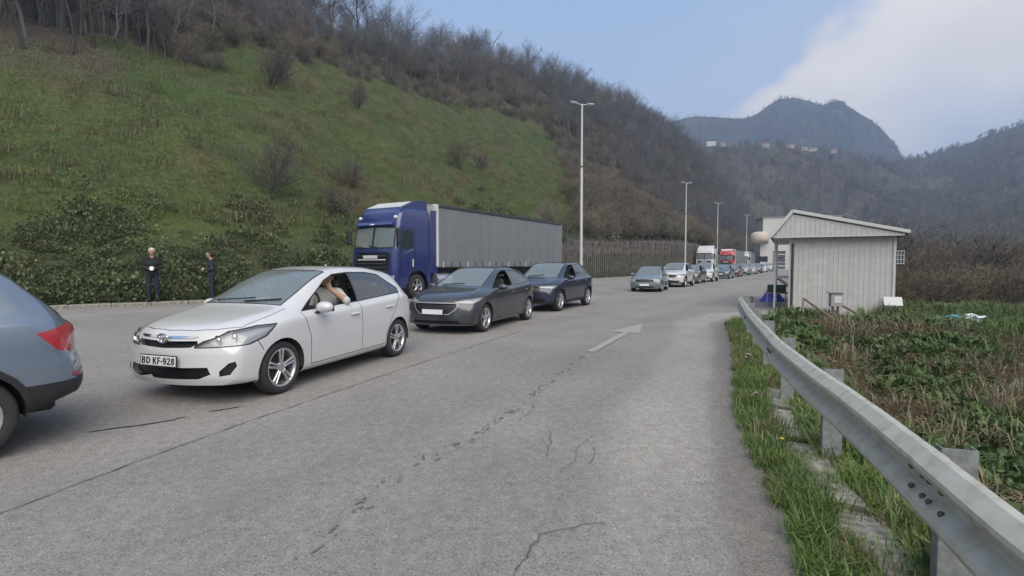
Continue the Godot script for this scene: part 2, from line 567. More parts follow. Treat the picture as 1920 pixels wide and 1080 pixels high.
func make_wheel(parent: Node3D, p: Vector3, side: float, r: float, rim: float, spokes: int, rim_mat: Material, wide := 0.2) -> void:
	var w := Node3D.new()
	w.name = "wheel"
	parent.add_child(w, true)
	w.position = p
	# axis along z, outer face towards side
	var t := Transform3D(Basis(Vector3(1, 0, 0), Vector3(0, 0, side), Vector3(0, -side, 0)), Vector3.ZERO)
	var b := MB.new()
	var h := wide * 0.5
	b.lathe([Vector2(rim, -h + 0.01), Vector2(rim + 0.02, -h), Vector2(r - 0.03, -h), Vector2(r - 0.008, -h + 0.02), Vector2(r, -h + 0.05), Vector2(r, h - 0.05), Vector2(r - 0.008, h - 0.02), Vector2(r - 0.03, h - 0.002), Vector2(rim + 0.03, h), Vector2(rim + 0.005, h - 0.012), Vector2(rim, h - 0.03)], t, 28)
	part(b, "tyre", M.rubber, w)
	b = MB.new()
	b.lathe([Vector2(rim + 0.006, h - 0.006), Vector2(rim - 0.004, h - 0.002), Vector2(rim - 0.018, h - 0.012), Vector2(rim - 0.03, h - 0.05), Vector2(rim - 0.035, 0.0)], t, 28)
	b.lathe([Vector2(0.065, h - 0.035), Vector2(0.06, h - 0.022), Vector2(0.035, h - 0.016), Vector2(0.0, h - 0.015)], t, 16)
	for i in spokes:
		for k in [-1.0, 1.0]:
			var a := TAU * i / spokes + 0.3
			var a1: float = a + k * 0.13
			var a0: float = a + k * 0.28
			var q0 := t * Vector3(cos(a0) * 0.05, h - 0.03, sin(a0) * 0.05)
			var q1 := t * Vector3(cos(a1) * (rim - 0.015), h - 0.022, sin(a1) * (rim - 0.015))
			b.bar(q0, q1, 0.028, 0.035, 0.008, t.basis.y)
	part(b, "rim", rim_mat, w)
	b = MB.new()
	b.lathe([Vector2(rim - 0.02, -h + 0.03), Vector2(rim - 0.03, -0.01), Vector2(0.0, -0.012)], t, 20)
	part(b, "brake_drum", M.under, w)

func text_mesh(s: String, size: float, m: Material, font := "Droid Sans Mono") -> TextMesh:
	var t := TextMesh.new()
	var f := SystemFont.new()
	f.font_names = PackedStringArray([font])
	f.font_weight = 700
	t.font = f; t.text = s; t.font_size = 32; t.pixel_size = size / 23.0; t.depth = 0.003; t.curve_step = 2.0
	t.material = m
	return t

func make_car(called: String, label: String, sp: Dictionary, paint_mat: Material, near := true) -> Node3D:
	var root := thing(called, label, "car")
	var S := car_skin(sp)
	var x0: float = sp.axle + sp.wb * 0.5
	var wy: float = sp.tyre
	# wheel openings
	for s: float in [sp.axle, sp.axle + sp.wb]:
		var poly := []
		for i in 26:
			poly.append(Vector2(s + sp.arch * cos(TAU * i / 26), wy + sp.arch * sin(TAU * i / 26)))
		if sp.get("clad", 0.0) > 0.0:
			var big := []
			for q: Vector2 in poly: big.append(Vector2(s, wy) + (q - Vector2(s, wy)) * (1.0 + sp.clad / sp.arch))
			S.cut(cell("S", poly, 0.45))
			var ring := S.cut(cell("S", big, 0.45) + [Plane(Vector3(0, -1, 0), -sp.clad_top)])
			for side in [-1.0, 1.0]:
				var rb := MB.new()
				soup_to(rb, ring, x0, side, -0.012)
				part(rb, "wheel_arch_trim", M.black_plastic, root)
		else:
			S.cut(cell("S", poly, 0.45))
		for side in [-1.0, 1.0]:
			var lb := MB.new()
			var ht: float = spl(sp.hw, s) - 0.03
			for i in 20:
				var a := -0.15 + (PI + 0.3) * i / 20; var c := -0.15 + (PI + 0.3) * (i + 1) / 20
				var A := Vector3(x0 - s + cos(a) * (sp.arch + 0.004), wy + sin(a) * (sp.arch + 0.004), 0); var C := Vector3(x0 - s + cos(c) * (sp.arch + 0.004), wy + sin(c) * (sp.arch + 0.004), 0)
				lb.quad(A + Vector3(0, 0, side * 0.5), C + Vector3(0, 0, side * 0.5), C + Vector3(0, 0, side * ht), A + Vector3(0, 0, side * ht))
				lb.tri(Vector3(x0 - s, wy, side * 0.52), A + Vector3(0, 0, side * 0.52), C + Vector3(0, 0, side * 0.52))
			part(lb, "wheel_arch_liner", M.under, root)
	for op: Array in sp.cuts:
		# [name, material, kind, polygon, limit, sink, ring, one per side, (second name, second material, second sink)]
		var ring_w: float = op[6]
		var got := S.cut(cell(op[2], op[3], op[4]))
		var inner: Soup = got
		if ring_w > 0.0:
			inner = got.cut(cell(op[2], op[3], op[4], ring_w))
		var m: Material = paint_mat if op[1] == "paint" else M[op[1]]
		for side in ([-1.0, 1.0] if op[7] else [0.0]):
			var b := MB.new(); var tb := MB.new(); var second := MB.new()
			for sd in ([-1.0, 1.0] if side == 0.0 else [side]):
				soup_to(b, inner, x0, sd, op[5])
				if ring_w > 0.0: soup_to(tb, got, x0, sd, 0.001)
				if op.size() > 8: soup_to(second, inner, x0, sd, op[10])
			if op[1] == "open": pass
			elif op[0] == "window" and sp.get("open_window", false) and side < 0.0 and op[3][0].x < sp.axle + sp.wb * 0.5:
				pass   # the driver's window is wound down
			else:
				var made := part(b, op[0], m, root)
				if ring_w > 0.0: part(tb, "trim", M[sp.get("trim", "seal") if op[0] == "grille" else "seal"], made)
				if op.size() > 8: part(second, op[8], M[op[9]], made)
				continue
			if ring_w > 0.0: part(tb, "window_trim", M.seal, root)
	# joints between panels: real grooves
	var gap := Soup.new()
	for g: Array in sp.gaps:
		for i in g.size() - 1:
			var got := S.cut(cell("S", strip(g[i], g[i + 1], 0.009), 0.4))
			gap.p.append_array(got.p); gap.n.append_array(got.n)
	for g: Array in sp.top_gaps:
		for i in g.size() - 1:
			var got := S.cut(cell("T", strip(g[i], g[i + 1], 0.008), 0.55))
			gap.p.append_array(got.p); gap.n.append_array(got.n)
	var gb := MB.new()
	for sd in [-1.0, 1.0]: soup_to(gb, gap, x0, sd, 0.014)
	part(gb, "door_seal", M.seal, root)
	for pn: Array in sp.panels:
		# [name, kind, list of convex polygons, limit, one per side]
		var got := Soup.new()
		for poly: Array in pn[2]:
			var q := S.cut(cell(pn[1], poly, pn[3]))
			got.p.append_array(q.p); got.n.append_array(q.n)
		for side in ([-1.0, 1.0] if pn[4] else [0.0]):
			var b := MB.new()
			for sd in ([-1.0, 1.0] if side == 0.0 else [side]): soup_to(b, got, x0, sd, 0.0)
			part(b, pn[0], paint_mat, root)
	var bb := MB.new()
	for sd in [-1.0, 1.0]: soup_to(bb, S, x0, sd, 0.0)
	part(bb, "body_shell", paint_mat, root)
	# floor pan
	bb = MB.new()
	bb.bx(Vector3(x0 - sp.L * 0.5, sp.floor, 0), Vector3(sp.L - 0.5, 0.10, 1.0), 0.03)
	bb.bx(Vector3(0, sp.floor, 0), Vector3(sp.wb - sp.arch * 2 - 0.05, 0.10, 1.5), 0.03)
	part(bb, "floor_pan", M.under, root)
	for e in [1.0, -1.0]:
		for side in [-1.0, 1.0]:
			make_wheel(root, Vector3(e * sp.wb * 0.5, wy, side * (spl(sp.hw, sp.axle) - 0.125)), side, sp.tyre, sp.rim, 5, M.alloy)
	# cabin
	var seat_y: float = sp.floor + 0.25
	for q: Array in [[sp.seat, -0.36], [sp.seat, 0.36], [sp.seat + 0.85, -0.36], [sp.seat + 0.85, 0.36]]:
		var b := MB.new()
		var px: float = x0 - q[0]
		b.bx(Vector3(px + 0.05, seat_y + 0.02, q[1]), Vector3(0.5, 0.16, 0.5), 0.05)
		var t := Transform3D(Basis(Vector3(0, 0, 1), 0.28), Vector3(px - 0.27, seat_y + 0.36, q[1]))
		b.box(t, Vector3(0.13, 0.6, 0.48), 0.05)
		b.box(Transform3D(Basis(Vector3(0, 0, 1), 0.2), Vector3(px - 0.37, seat_y + 0.74, q[1])), Vector3(0.09, 0.17, 0.26), 0.04)
		part(b, "seat", M.seat, root)
	var d := MB.new()
	d.bx(Vector3(x0 - sp.dash, sp.dash_y - 0.12, 0), Vector3(0.55, 0.24, 1.30), 0.07)
	d.bx(Vector3(x0 - sp.dash + 0.3, sp.dash_y - 0.07, 0), Vector3(0.35, 0.14, 1.2), 0.05)
	part(d, "dashboard", M.dash, root)
	d = MB.new()
	var wt := Transform3D(Basis(Vector3(0, 0, 1), -1.1 + PI), Vector3(x0 - sp.dash - 0.38, sp.dash_y + 0.0, -0.36))
	for i in 18:
		var a := TAU * i / 18; var c := TAU * (i + 1) / 18
		d.tube(wt * Vector3(cos(a) * 0.18, 0, sin(a) * 0.18), wt * Vector3(cos(c) * 0.18, 0, sin(c) * 0.18), 0.016, 0.016, 6, false)
	d.tube(wt * Vector3(-0.17, 0, 0), wt * Vector3(0.17, 0, 0), 0.02, 0.02, 6)
	part(d, "steering_wheel", M.dash, root)
	# mirrors
	for side in [-1.0, 1.0]:
		var mp := Vector3(x0 - sp.mirror.x, sp.mirror.y, side * (sp.mirror.z + 0.12))
		var b := MB.new()
		b.ball(T(mp), Vector3(0.085, 0.075, 0.125), 14, 10)
		var mo := part(b, "mirror", paint_mat, root)
		b = MB.new()
		b.bar(mp + Vector3(-0.01, -0.04, -side * 0.05), mp + Vector3(0.02, -0.10, -side * 0.17), 0.07, 0.035, 0.01)
		b.box(T(mp + Vector3(-0.07, -0.005, 0)), Vector3(0.03, 0.11, 0.19), 0.012)
		part(b, "mirror_foot", M.black_plastic, mo)
	# handles
	for h: Vector3 in sp.handles:
		for side in [-1.0, 1.0]:
			var b := MB.new()
			b.box(T(Vector3(x0 - h.x, h.y, side * h.z)), Vector3(0.20, 0.035, 0.03), 0.012)
			part(b, "door_handle", paint_mat, root)
	if near:
		for w: Array in sp.wipers:
			var b := MB.new()
			b.bar(Vector3(x0 - w[0].x, w[0].y, w[0].z), Vector3(x0 - w[1].x, w[1].y, w[1].z), 0.02, 0.016)
			part(b, "wiper", M.seal, root)
	# lamp bowls behind the headlight glass
	for side in [-1.0, 1.0]:
		for q: Vector3 in sp.get("bowls", []):
			var b := MB.new()
			var bt := Transform3D(Basis(Vector3(0, 0, 1), -PI / 2), Vector3(x0 - q.x, q.y, side * q.z))
			var bs := 1.0 if q.y > 0.6 else 0.62
			b.lathe([Vector2(0.058, 0.0) * bs, Vector2(0.054, -0.006) * bs, Vector2(0.045, -0.02) * bs, Vector2(0.03, -0.008) * bs, Vector2(0.018, 0.004) * bs, Vector2(0.0, 0.008)], bt, 18)
			part(b, "lamp_bowl", M.chrome, root)
	# number plate
	var pl := MB.new()
	var pt := Transform3D(Basis(Vector3(0, 0, 1), 0.06) , Vector3(x0 - sp.plate.x, sp.plate.y, 0))
	pl.box(pt, Vector3(0.012, 0.128, 0.54), 0.004)
	var po := part(pl, "number_plate", M.plate_ink, root)
	pl = MB.new()
	pl.box(pt.translated_local(Vector3(0.007, 0, 0)), Vector3(0.006, 0.104, 0.51), 0.002)
	part(pl, "plate_face", M.plate_white, po)
	if sp.get("number", "") != "" and near:
		var tm := inst(text_mesh(sp.number, 0.074, M.plate_ink, "Droid Sans"), "plate_lettering", po)
		tm.transform = pt * Transform3D(Basis(Vector3.UP, PI / 2), Vector3(0.0115, 0, 0))
	return root

func v2(a: Array) -> Array:
	var o := []
	for i in range(0, a.size(), 2): o.append(Vector2(a[i], a[i + 1]))
	return o

func hatch_white() -> Dictionary:
	return {
		"L": 4.24, "wb": 2.6, "axle": 0.86, "tyre": 0.315, "rim": 0.225, "arch": 0.355, "sweep": 0.27, "rsweep": 0.22, "fade": 0.95, "tuck": 0.075, "floor": 0.27,
		"top": [[0, 0.71], [0.02, 0.775], [0.08, 0.83], [0.25, 0.885], [0.6, 0.945], [0.95, 1.0], [1.08, 1.03], [1.2, 1.09], [1.85, 1.405], [2.05, 1.468], [2.45, 1.512], [2.9, 1.508], [3.4, 1.462], [3.78, 1.40], [3.88, 1.345], [4.02, 1.15], [4.12, 1.0], [4.18, 0.93], [4.24, 0.84]],
		"hw": [[0, 0.77], [0.05, 0.815], [0.2, 0.84], [0.5, 0.865], [0.86, 0.882], [1.5, 0.878], [3.0, 0.878], [3.5, 0.882], [3.9, 0.85], [4.12, 0.80], [4.24, 0.70]],
		"belt": [[0, 0.6], [0.12, 0.75], [0.3, 0.80], [0.7, 0.865], [1.1, 0.92], [1.6, 0.935], [2.5, 0.975], [3.2, 1.02], [3.7, 1.06], [4.0, 1.02], [4.24, 0.76]],
		"wr": [[0, 0.56], [0.4, 0.62], [1.05, 0.67], [1.25, 0.665], [1.6, 0.635], [2.05, 0.585], [3.0, 0.575], [3.7, 0.545], [4.24, 0.56]],
		"yb": [[0, 0.235], [0.25, 0.20], [1, 0.185], [3.2, 0.19], [3.9, 0.25], [4.24, 0.31]],
		"nose": [[0.18, 0.06], [0.34, 0.0], [0.56, 0.01], [0.70, 0.045], [0.84, 0.09], [1.0, 0.1]], "tail": [[0.3, 0.06], [0.5, 0.0], [0.8, 0.02], [1.0, 0.05]],
		"bowls": [Vector3(0.185, 0.715, 0.60), Vector3(0.30, 0.745, 0.70), Vector3(0.238, 0.412, 0.725)], "open_window": true, "number": "BD KF-928", "plate": Vector2(-0.022, 0.50),
		"seat": 2.05, "dash": 1.52, "dash_y": 0.98, "mirror": Vector3(1.50, 0.985, 0.84), "handles": [Vector3(2.27, 0.83, 0.893), Vector3(3.18, 0.865, 0.893)],
		"wipers": [[Vector3(1.14, 1.075, 0.45), Vector3(1.20, 1.11, -0.12)], [Vector3(1.13, 1.07, -0.02), Vector3(1.22, 1.10, -0.52)]],
		"cuts": [
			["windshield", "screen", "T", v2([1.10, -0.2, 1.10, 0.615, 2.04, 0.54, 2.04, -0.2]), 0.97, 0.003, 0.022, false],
			["rear_window", "privacy", "T", v2([3.90, -0.2, 3.90, 0.49, 4.10, 0.52, 4.10, -0.2]), 0.97, 0.003, 0.02, false],
			["window", "glass", "S", v2([1.24, 0.945, 1.90, 1.325, 2.12, 1.402, 2.443, 1.425, 2.443, 0.99]), 0.4, 0.004, 0.014, true],
			["window", "privacy", "S", v2([2.445, 0.99, 2.445, 1.425, 2.92, 1.418, 3.25, 1.375, 3.62, 1.14, 3.58, 1.06]), 0.4, 0.004, 0.014, true],
			["headlight_cover", "lens", "S", v2([0.05, 0.635, 0.40, 0.655, 0.62, 0.72, 0.80, 0.855, 0.56, 0.85, 0.30, 0.81, 0.12, 0.715]), 0.40, 0.0, 0.012, true, "headlight", "reflector", 0.035],
			["taillight", "tail_red", "S", v2([3.98, 0.80, 4.3, 0.76, 4.3, 0.99, 4.04, 1.0]), 0.45, 0.0, 0.0, true],
			["chrome_bar", "chrome", "F", v2([-0.2, 0.722, 0.36, 0.735, 0.42, 0.752, 0.40, 0.762, -0.2, 0.752]), 0.4, -0.006, 0.0, false],
			["grille", "grille_black", "F", v2([-0.2, 0.625, 0.36, 0.645, 0.43, 0.685, 0.42, 0.715, -0.2, 0.70]), 0.45, 0.045, 0.0, false],
			["lower_intake", "grille_black", "F", v2([0, 0.30, 0.46, 0.31, 0.58, 0.36, 0.55, 0.435, 0, 0.425]), 0.5, 0.05, 0.0, false],
			["fog_light_bezel", "grille_black", "F", v2([0.66, 0.335, 0.755, 0.35, 0.80, 0.44, 0.79, 0.49, 0.74, 0.475, 0.66, 0.39]), 0.7, 0.03, 0.0, true],
			["front_lip", "black_plastic", "F", v2([0, 0.0, 1, 0.0, 1, 0.235, 0, 0.235]), 0.5, 0.012, 0.0, false],
		],
		"gaps": [[Vector2(1.35, 0.27), Vector2(1.33, 0.62), Vector2(1.23, 0.935)], [Vector2(2.45, 0.275), Vector2(2.44, 0.99)], [Vector2(3.08, 0.28), Vector2(3.10, 0.46), Vector2(3.30, 0.74), Vector2(3.54, 1.06)], [Vector2(1.35, 0.27), Vector2(3.08, 0.28)], [Vector2(0.50, 0.68), Vector2(0.56, 0.58)]],
		"top_gaps": [[Vector2(0.42, 0.70), Vector2(0.8, 0.725), Vector2(1.09, 0.70)], [Vector2(0.13, 0.0), Vector2(0.16, 0.3), Vector2(0.24, 0.52), Vector2(0.42, 0.70)]],
		"panels": [
			["door", "S", [v2([1.35, 0.274, 2.445, 0.278, 2.436, 0.985, 1.235, 0.94])], 0.4, true],
			["rear_door", "S", [v2([2.455, 0.278, 3.076, 0.284, 3.08, 1.02, 2.445, 0.99]), v2([3.08, 0.44, 3.50, 1.04, 3.08, 1.02])], 0.4, true],
			["hood", "T", [v2([0.16, -0.1, 0.16, 0.28, 0.25, 0.52, 0.43, 0.695, 0.8, 0.72, 1.085, 0.695, 1.085, -0.1])], 0.6, false],
			["front_bumper", "F", [v2([0, 0.2, 1, 0.2, 1, 0.70, 0, 0.70])], 0.52, false],
			["rear_bumper", "R", [v2([0, 0.1, 1, 0.1, 1, 0.62, 0, 0.62])], 3.88, false],
			["tailgate", "R", [v2([0, 0.62, 0.68, 0.62, 0.62, 1.30, 0, 1.30])], 3.9, false],
		]}

func stretch(a: Array, fx: float, fy: float) -> Array:
	var o := []
	for q in a:
		if q is Array: o.append(stretch(q, fx, fy) if q[0] is Array or q[0] is Vector2 else [q[0] * fx, q[1] * fy])
		elif q is Vector2: o.append(Vector2(q.x * fx, q.y * fy))
		else: o.append(q)
	return o

func hatch_dark() -> Dictionary:
	return {
		"L": 4.38, "wb": 2.7, "axle": 0.86, "tyre": 0.32, "rim": 0.225, "arch": 0.358, "sweep": 0.28, "rsweep": 0.25, "fade": 0.95, "tuck": 0.075, "floor": 0.26,
		"top": [[0, 0.66], [0.03, 0.735], [0.12, 0.80], [0.3, 0.86], [0.6, 0.92], [1.0, 0.98], [1.12, 1.01], [1.24, 1.065], [1.95, 1.38], [2.2, 1.45], [2.6, 1.478], [3.0, 1.468], [3.5, 1.415], [3.95, 1.335], [4.05, 1.28], [4.18, 1.12], [4.28, 1.0], [4.34, 0.93], [4.38, 0.86]],
		"hw": [[0, 0.78], [0.06, 0.83], [0.2, 0.855], [0.5, 0.88], [0.86, 0.905], [1.5, 0.895], [3.0, 0.895], [3.55, 0.905], [4.0, 0.87], [4.25, 0.82], [4.38, 0.72]],
		"belt": [[0, 0.55], [0.12, 0.71], [0.3, 0.775], [0.7, 0.855], [1.1, 0.915], [1.6, 0.945], [2.6, 0.985], [3.4, 1.03], [3.8, 1.05], [4.1, 1.0], [4.38, 0.78]],
		"wr": [[0, 0.56], [0.4, 0.63], [1.05, 0.68], [1.3, 0.67], [1.7, 0.635], [2.2, 0.585], [3.1, 0.57], [3.8, 0.54], [4.38, 0.56]],
		"yb": [[0, 0.21], [0.25, 0.18], [1, 0.175], [3.3, 0.185], [4.0, 0.25], [4.38, 0.31]],
		"nose": [[0.18, 0.05], [0.3, 0.0], [0.5, 0.01], [0.64, 0.04], [0.78, 0.09], [1.0, 0.1]], "tail": [[0.3, 0.06], [0.5, 0.0], [0.8, 0.02], [1.0, 0.05]],
		"number": "", "plate": Vector2(-0.018, 0.50), "open_window": true,
		"seat": 2.15, "dash": 1.60, "dash_y": 0.98, "mirror": Vector3(1.58, 0.99, 0.85), "handles": [Vector3(2.38, 0.84, 0.912), Vector3(3.3, 0.87, 0.912)],
		"wipers": [[Vector3(1.18, 1.05, 0.45), Vector3(1.25, 1.085, -0.12)]],
		"cuts": [
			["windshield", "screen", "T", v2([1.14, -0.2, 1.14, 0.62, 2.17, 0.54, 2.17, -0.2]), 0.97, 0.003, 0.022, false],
			["rear_window", "privacy", "T", v2([4.06, -0.2, 4.06, 0.49, 4.26, 0.52, 4.26, -0.2]), 0.97, 0.003, 0.02, false],
			["window", "glass", "S", v2([1.32, 0.955, 2.0, 1.305, 2.25, 1.375, 2.54, 1.39, 2.54, 1.0]), 0.4, 0.004, 0.014, true],
			["window", "privacy", "S", v2([2.60, 1.0, 2.60, 1.39, 3.05, 1.375, 3.45, 1.32, 3.80, 1.13, 3.74, 1.055]), 0.4, 0.004, 0.014, true],
			["headlight_cover", "lens", "S", v2([0.06, 0.68, 0.35, 0.665, 0.62, 0.72, 0.78, 0.82, 0.6, 0.82, 0.33, 0.79, 0.12, 0.745]), 0.46, 0.0, 0.012, true, "headlight", "reflector", 0.035],
			["taillight", "tail_red", "S", v2([4.08, 0.80, 4.45, 0.76, 4.45, 0.96, 4.14, 0.98]), 0.45, 0.0, 0.0, true],
			["grille", "grille_black", "F", v2([-0.2, 0.44, 0.36, 0.44, 0.50, 0.54, 0.56, 0.64, 0.50, 0.70, -0.2, 0.705]), 0.45, 0.03, 0.022, false],
			["lower_intake", "grille_black", "F", v2([0, 0.25, 0.60, 0.25, 0.56, 0.31, 0, 0.31]), 0.5, 0.04, 0.0, false],
			["front_lip", "trailer_frame", "F", v2([0, 0.205, 0.8, 0.205, 0.78, 0.225, 0, 0.225]), 0.5, -0.008, 0.0, false],
		],
		"trim": "reflector",
		"gaps": [[Vector2(1.40, 0.27), Vector2(1.38, 0.62), Vector2(1.30, 0.945)], [Vector2(2.57, 0.275), Vector2(2.57, 1.0)], [Vector2(3.18, 0.28), Vector2(3.20, 0.46), Vector2(3.42, 0.76), Vector2(3.68, 1.05)], [Vector2(1.40, 0.27), Vector2(3.18, 0.28)]],
		"top_gaps": [[Vector2(0.42, 0.71), Vector2(0.8, 0.735), Vector2(1.12, 0.71)]],
		"panels": [
			["door", "S", [v2([1.40, 0.274, 2.566, 0.278, 2.566, 0.995, 1.305, 0.95])], 0.4, true],
			["rear_door", "S", [v2([2.574, 0.278, 3.176, 0.284, 3.18, 1.03, 2.574, 1.0]), v2([3.18, 0.44, 3.64, 1.04, 3.18, 1.03])], 0.4, true],
			["hood", "T", [v2([0.16, -0.1, 0.16, 0.28, 0.25, 0.52, 0.43, 0.705, 0.8, 0.73, 1.115, 0.705, 1.115, -0.1])], 0.6, false],
			["front_bumper", "F", [v2([0, 0.1, 1, 0.1, 1, 0.64, 0, 0.64])], 0.52, false],
			["rear_bumper", "R", [v2([0, 0.1, 1, 0.1, 1, 0.62, 0, 0.62])], 4.02, false],
		]}

func suv() -> Dictionary:
	return {
		"L": 4.38, "wb": 2.63, "axle": 0.87, "tyre": 0.345, "rim": 0.24, "arch": 0.385, "sweep": 0.30, "rsweep": 0.20, "fade": 0.9, "tuck": 0.10, "floor": 0.30, "clad": 0.05, "clad_top": 0.78,
		"top": [[0, 0.70], [0.03, 0.80], [0.1, 0.88], [0.3, 0.95], [0.6, 1.0], [1.0, 1.06], [1.12, 1.09], [1.22, 1.14], [1.85, 1.50], [2.1, 1.575], [2.5, 1.605], [3.0, 1.602], [3.45, 1.575], [3.72, 1.525], [3.85, 1.47], [4.05, 1.30], [4.24, 1.12], [4.30, 1.04], [4.36, 1.0], [4.38, 0.96]],
		"hw": [[0, 0.76], [0.06, 0.82], [0.2, 0.86], [0.5, 0.895], [0.86, 0.915], [1.5, 0.905], [3.0, 0.905], [3.5, 0.915], [4.0, 0.89], [4.28, 0.84], [4.38, 0.76]],
		"belt": [[0, 0.6], [0.12, 0.78], [0.3, 0.86], [0.7, 0.93], [1.1, 1.0], [1.6, 1.035], [2.6, 1.06], [3.4, 1.085], [3.9, 1.11], [4.15, 1.06], [4.38, 0.93]],
		"wr": [[0, 0.6], [0.4, 0.66], [1.05, 0.70], [1.25, 0.70], [1.6, 0.67], [2.1, 0.62], [3.1, 0.61], [3.9, 0.58], [4.38, 0.6]],
		"yb": [[0, 0.27], [0.25, 0.24], [1, 0.24], [3.3, 0.25], [4.0, 0.33], [4.38, 0.42]],
		"nose": [[0.2, 0.08], [0.4, 0.0], [0.6, 0.0], [0.8, 0.03], [0.95, 0.06], [1.2, 0.06]], "tail": [[0.3, 0.10], [0.5, 0.0], [0.66, 0.01], [0.8, 0.05], [1.0, 0.05], [1.3, 0.05]],
		"number": "", "plate": Vector2(-0.02, 0.52), "open_window": true,
		"seat": 2.1, "dash": 1.58, "dash_y": 1.06, "mirror": Vector3(1.55, 1.08, 0.86), "handles": [Vector3(2.32, 0.93, 0.92), Vector3(3.18, 0.95, 0.92)],
		"wipers": [[Vector3(1.18, 1.13, 0.45), Vector3(1.25, 1.17, -0.12)]],
		"cuts": [
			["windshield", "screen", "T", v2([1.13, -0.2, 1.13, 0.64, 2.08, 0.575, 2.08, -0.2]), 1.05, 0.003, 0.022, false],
			["rear_window", "privacy", "T", v2([3.88, -0.2, 3.88, 0.52, 4.20, 0.55, 4.20, -0.2]), 1.1, 0.003, 0.02, false],
			["window", "glass", "S", v2([1.28, 1.04, 1.88, 1.42, 2.1, 1.50, 2.48, 1.515, 2.48, 1.075]), 0.4, 0.004, 0.014, true],
			["window", "privacy", "S", v2([2.52, 1.075, 2.52, 1.515, 3.3, 1.51, 3.38, 1.49, 3.44, 1.12, 3.40, 1.095]), 0.4, 0.004, 0.014, true],
			["quarter_window", "privacy", "S", v2([3.48, 1.12, 3.44, 1.46, 3.52, 1.44, 3.68, 1.22, 3.66, 1.15]), 0.4, 0.004, 0.012, true],
			["headlight_cover", "lens", "S", v2([0.06, 0.77, 0.40, 0.74, 0.58, 0.79, 0.66, 0.87, 0.4, 0.87, 0.12, 0.84]), 0.46, 0.0, 0.012, true, "headlight", "reflector", 0.035],
			["taillight", "tail_red", "S", v2([3.96, 0.975, 4.10, 0.82, 4.22, 0.79, 4.5, 0.86, 4.5, 1.02, 4.2, 1.025]), 0.45, 0.0, 0.0, true],
			["bumper_reflector", "tail_red", "S", v2([4.20, 0.575, 4.5, 0.60, 4.5, 0.63, 4.2, 0.605]), 0.45, -0.004, 0.0, true],
			["grille", "grille_black", "F", v2([-0.2, 0.64, 0.40, 0.64, 0.50, 0.73, 0.48, 0.82, -0.2, 0.84]), 0.45, 0.03, 0.02, false],
			["lower_intake", "grille_black", "F", v2([0, 0.34, 0.62, 0.34, 0.66, 0.44, 0, 0.45]), 0.5, 0.04, 0.0, false],
			["front_lip", "black_plastic", "F", v2([0, 0.0, 1, 0.0, 1, 0.33, 0, 0.33]), 0.5, 0.0, 0.0, false],
			["rear_cladding", "black_plastic", "R", v2([0, 0.0, 1.2, 0.0, 1.2, 0.545, 0, 0.575]), 3.85, 0.0, 0.0, false],
			["sill_cladding", "black_plastic", "S", v2([1.2, 0.0, 3.2, 0.0, 3.2, 0.36, 1.2, 0.35]), 0.4, -0.006, 0.0, true],
		],
		"gaps": [[Vector2(1.40, 0.36), Vector2(1.38, 0.70), Vector2(1.27, 1.03)], [Vector2(2.50, 0.36), Vector2(2.50, 1.07)], [Vector2(3.10, 0.37), Vector2(3.14, 0.55), Vector2(3.36, 0.85), Vector2(3.44, 1.09)]],
		"top_gaps": [[Vector2(0.42, 0.73), Vector2(0.8, 0.755), Vector2(1.11, 0.73)]],
		"panels": [
			["door", "S", [v2([1.40, 0.36, 2.495, 0.36, 2.495, 1.065, 1.275, 1.03])], 0.4, true],
			["rear_door", "S", [v2([2.505, 0.36, 3.10, 0.37, 3.10, 1.08, 2.505, 1.07]), v2([3.10, 0.50, 3.36, 0.86, 3.42, 1.08, 3.10, 1.08])], 0.4, true],
			["hood", "T", [v2([0.12, -0.1, 0.12, 0.28, 0.2, 0.52, 0.43, 0.725, 0.8, 0.75, 1.105, 0.725, 1.105, -0.1])], 0.7, false],
			["front_bumper", "F", [v2([0, 0.1, 1, 0.1, 1, 0.74, 0, 0.74])], 0.5, false],
			["rear_bumper", "R", [v2([0, 0.1, 1.2, 0.1, 1.2, 0.76, 0, 0.76])], 4.1, false],
			["tailgate", "R", [v2([0, 0.76, 0.7, 0.76, 0.62, 1.45, 0, 1.45])], 4.0, false],
		]}

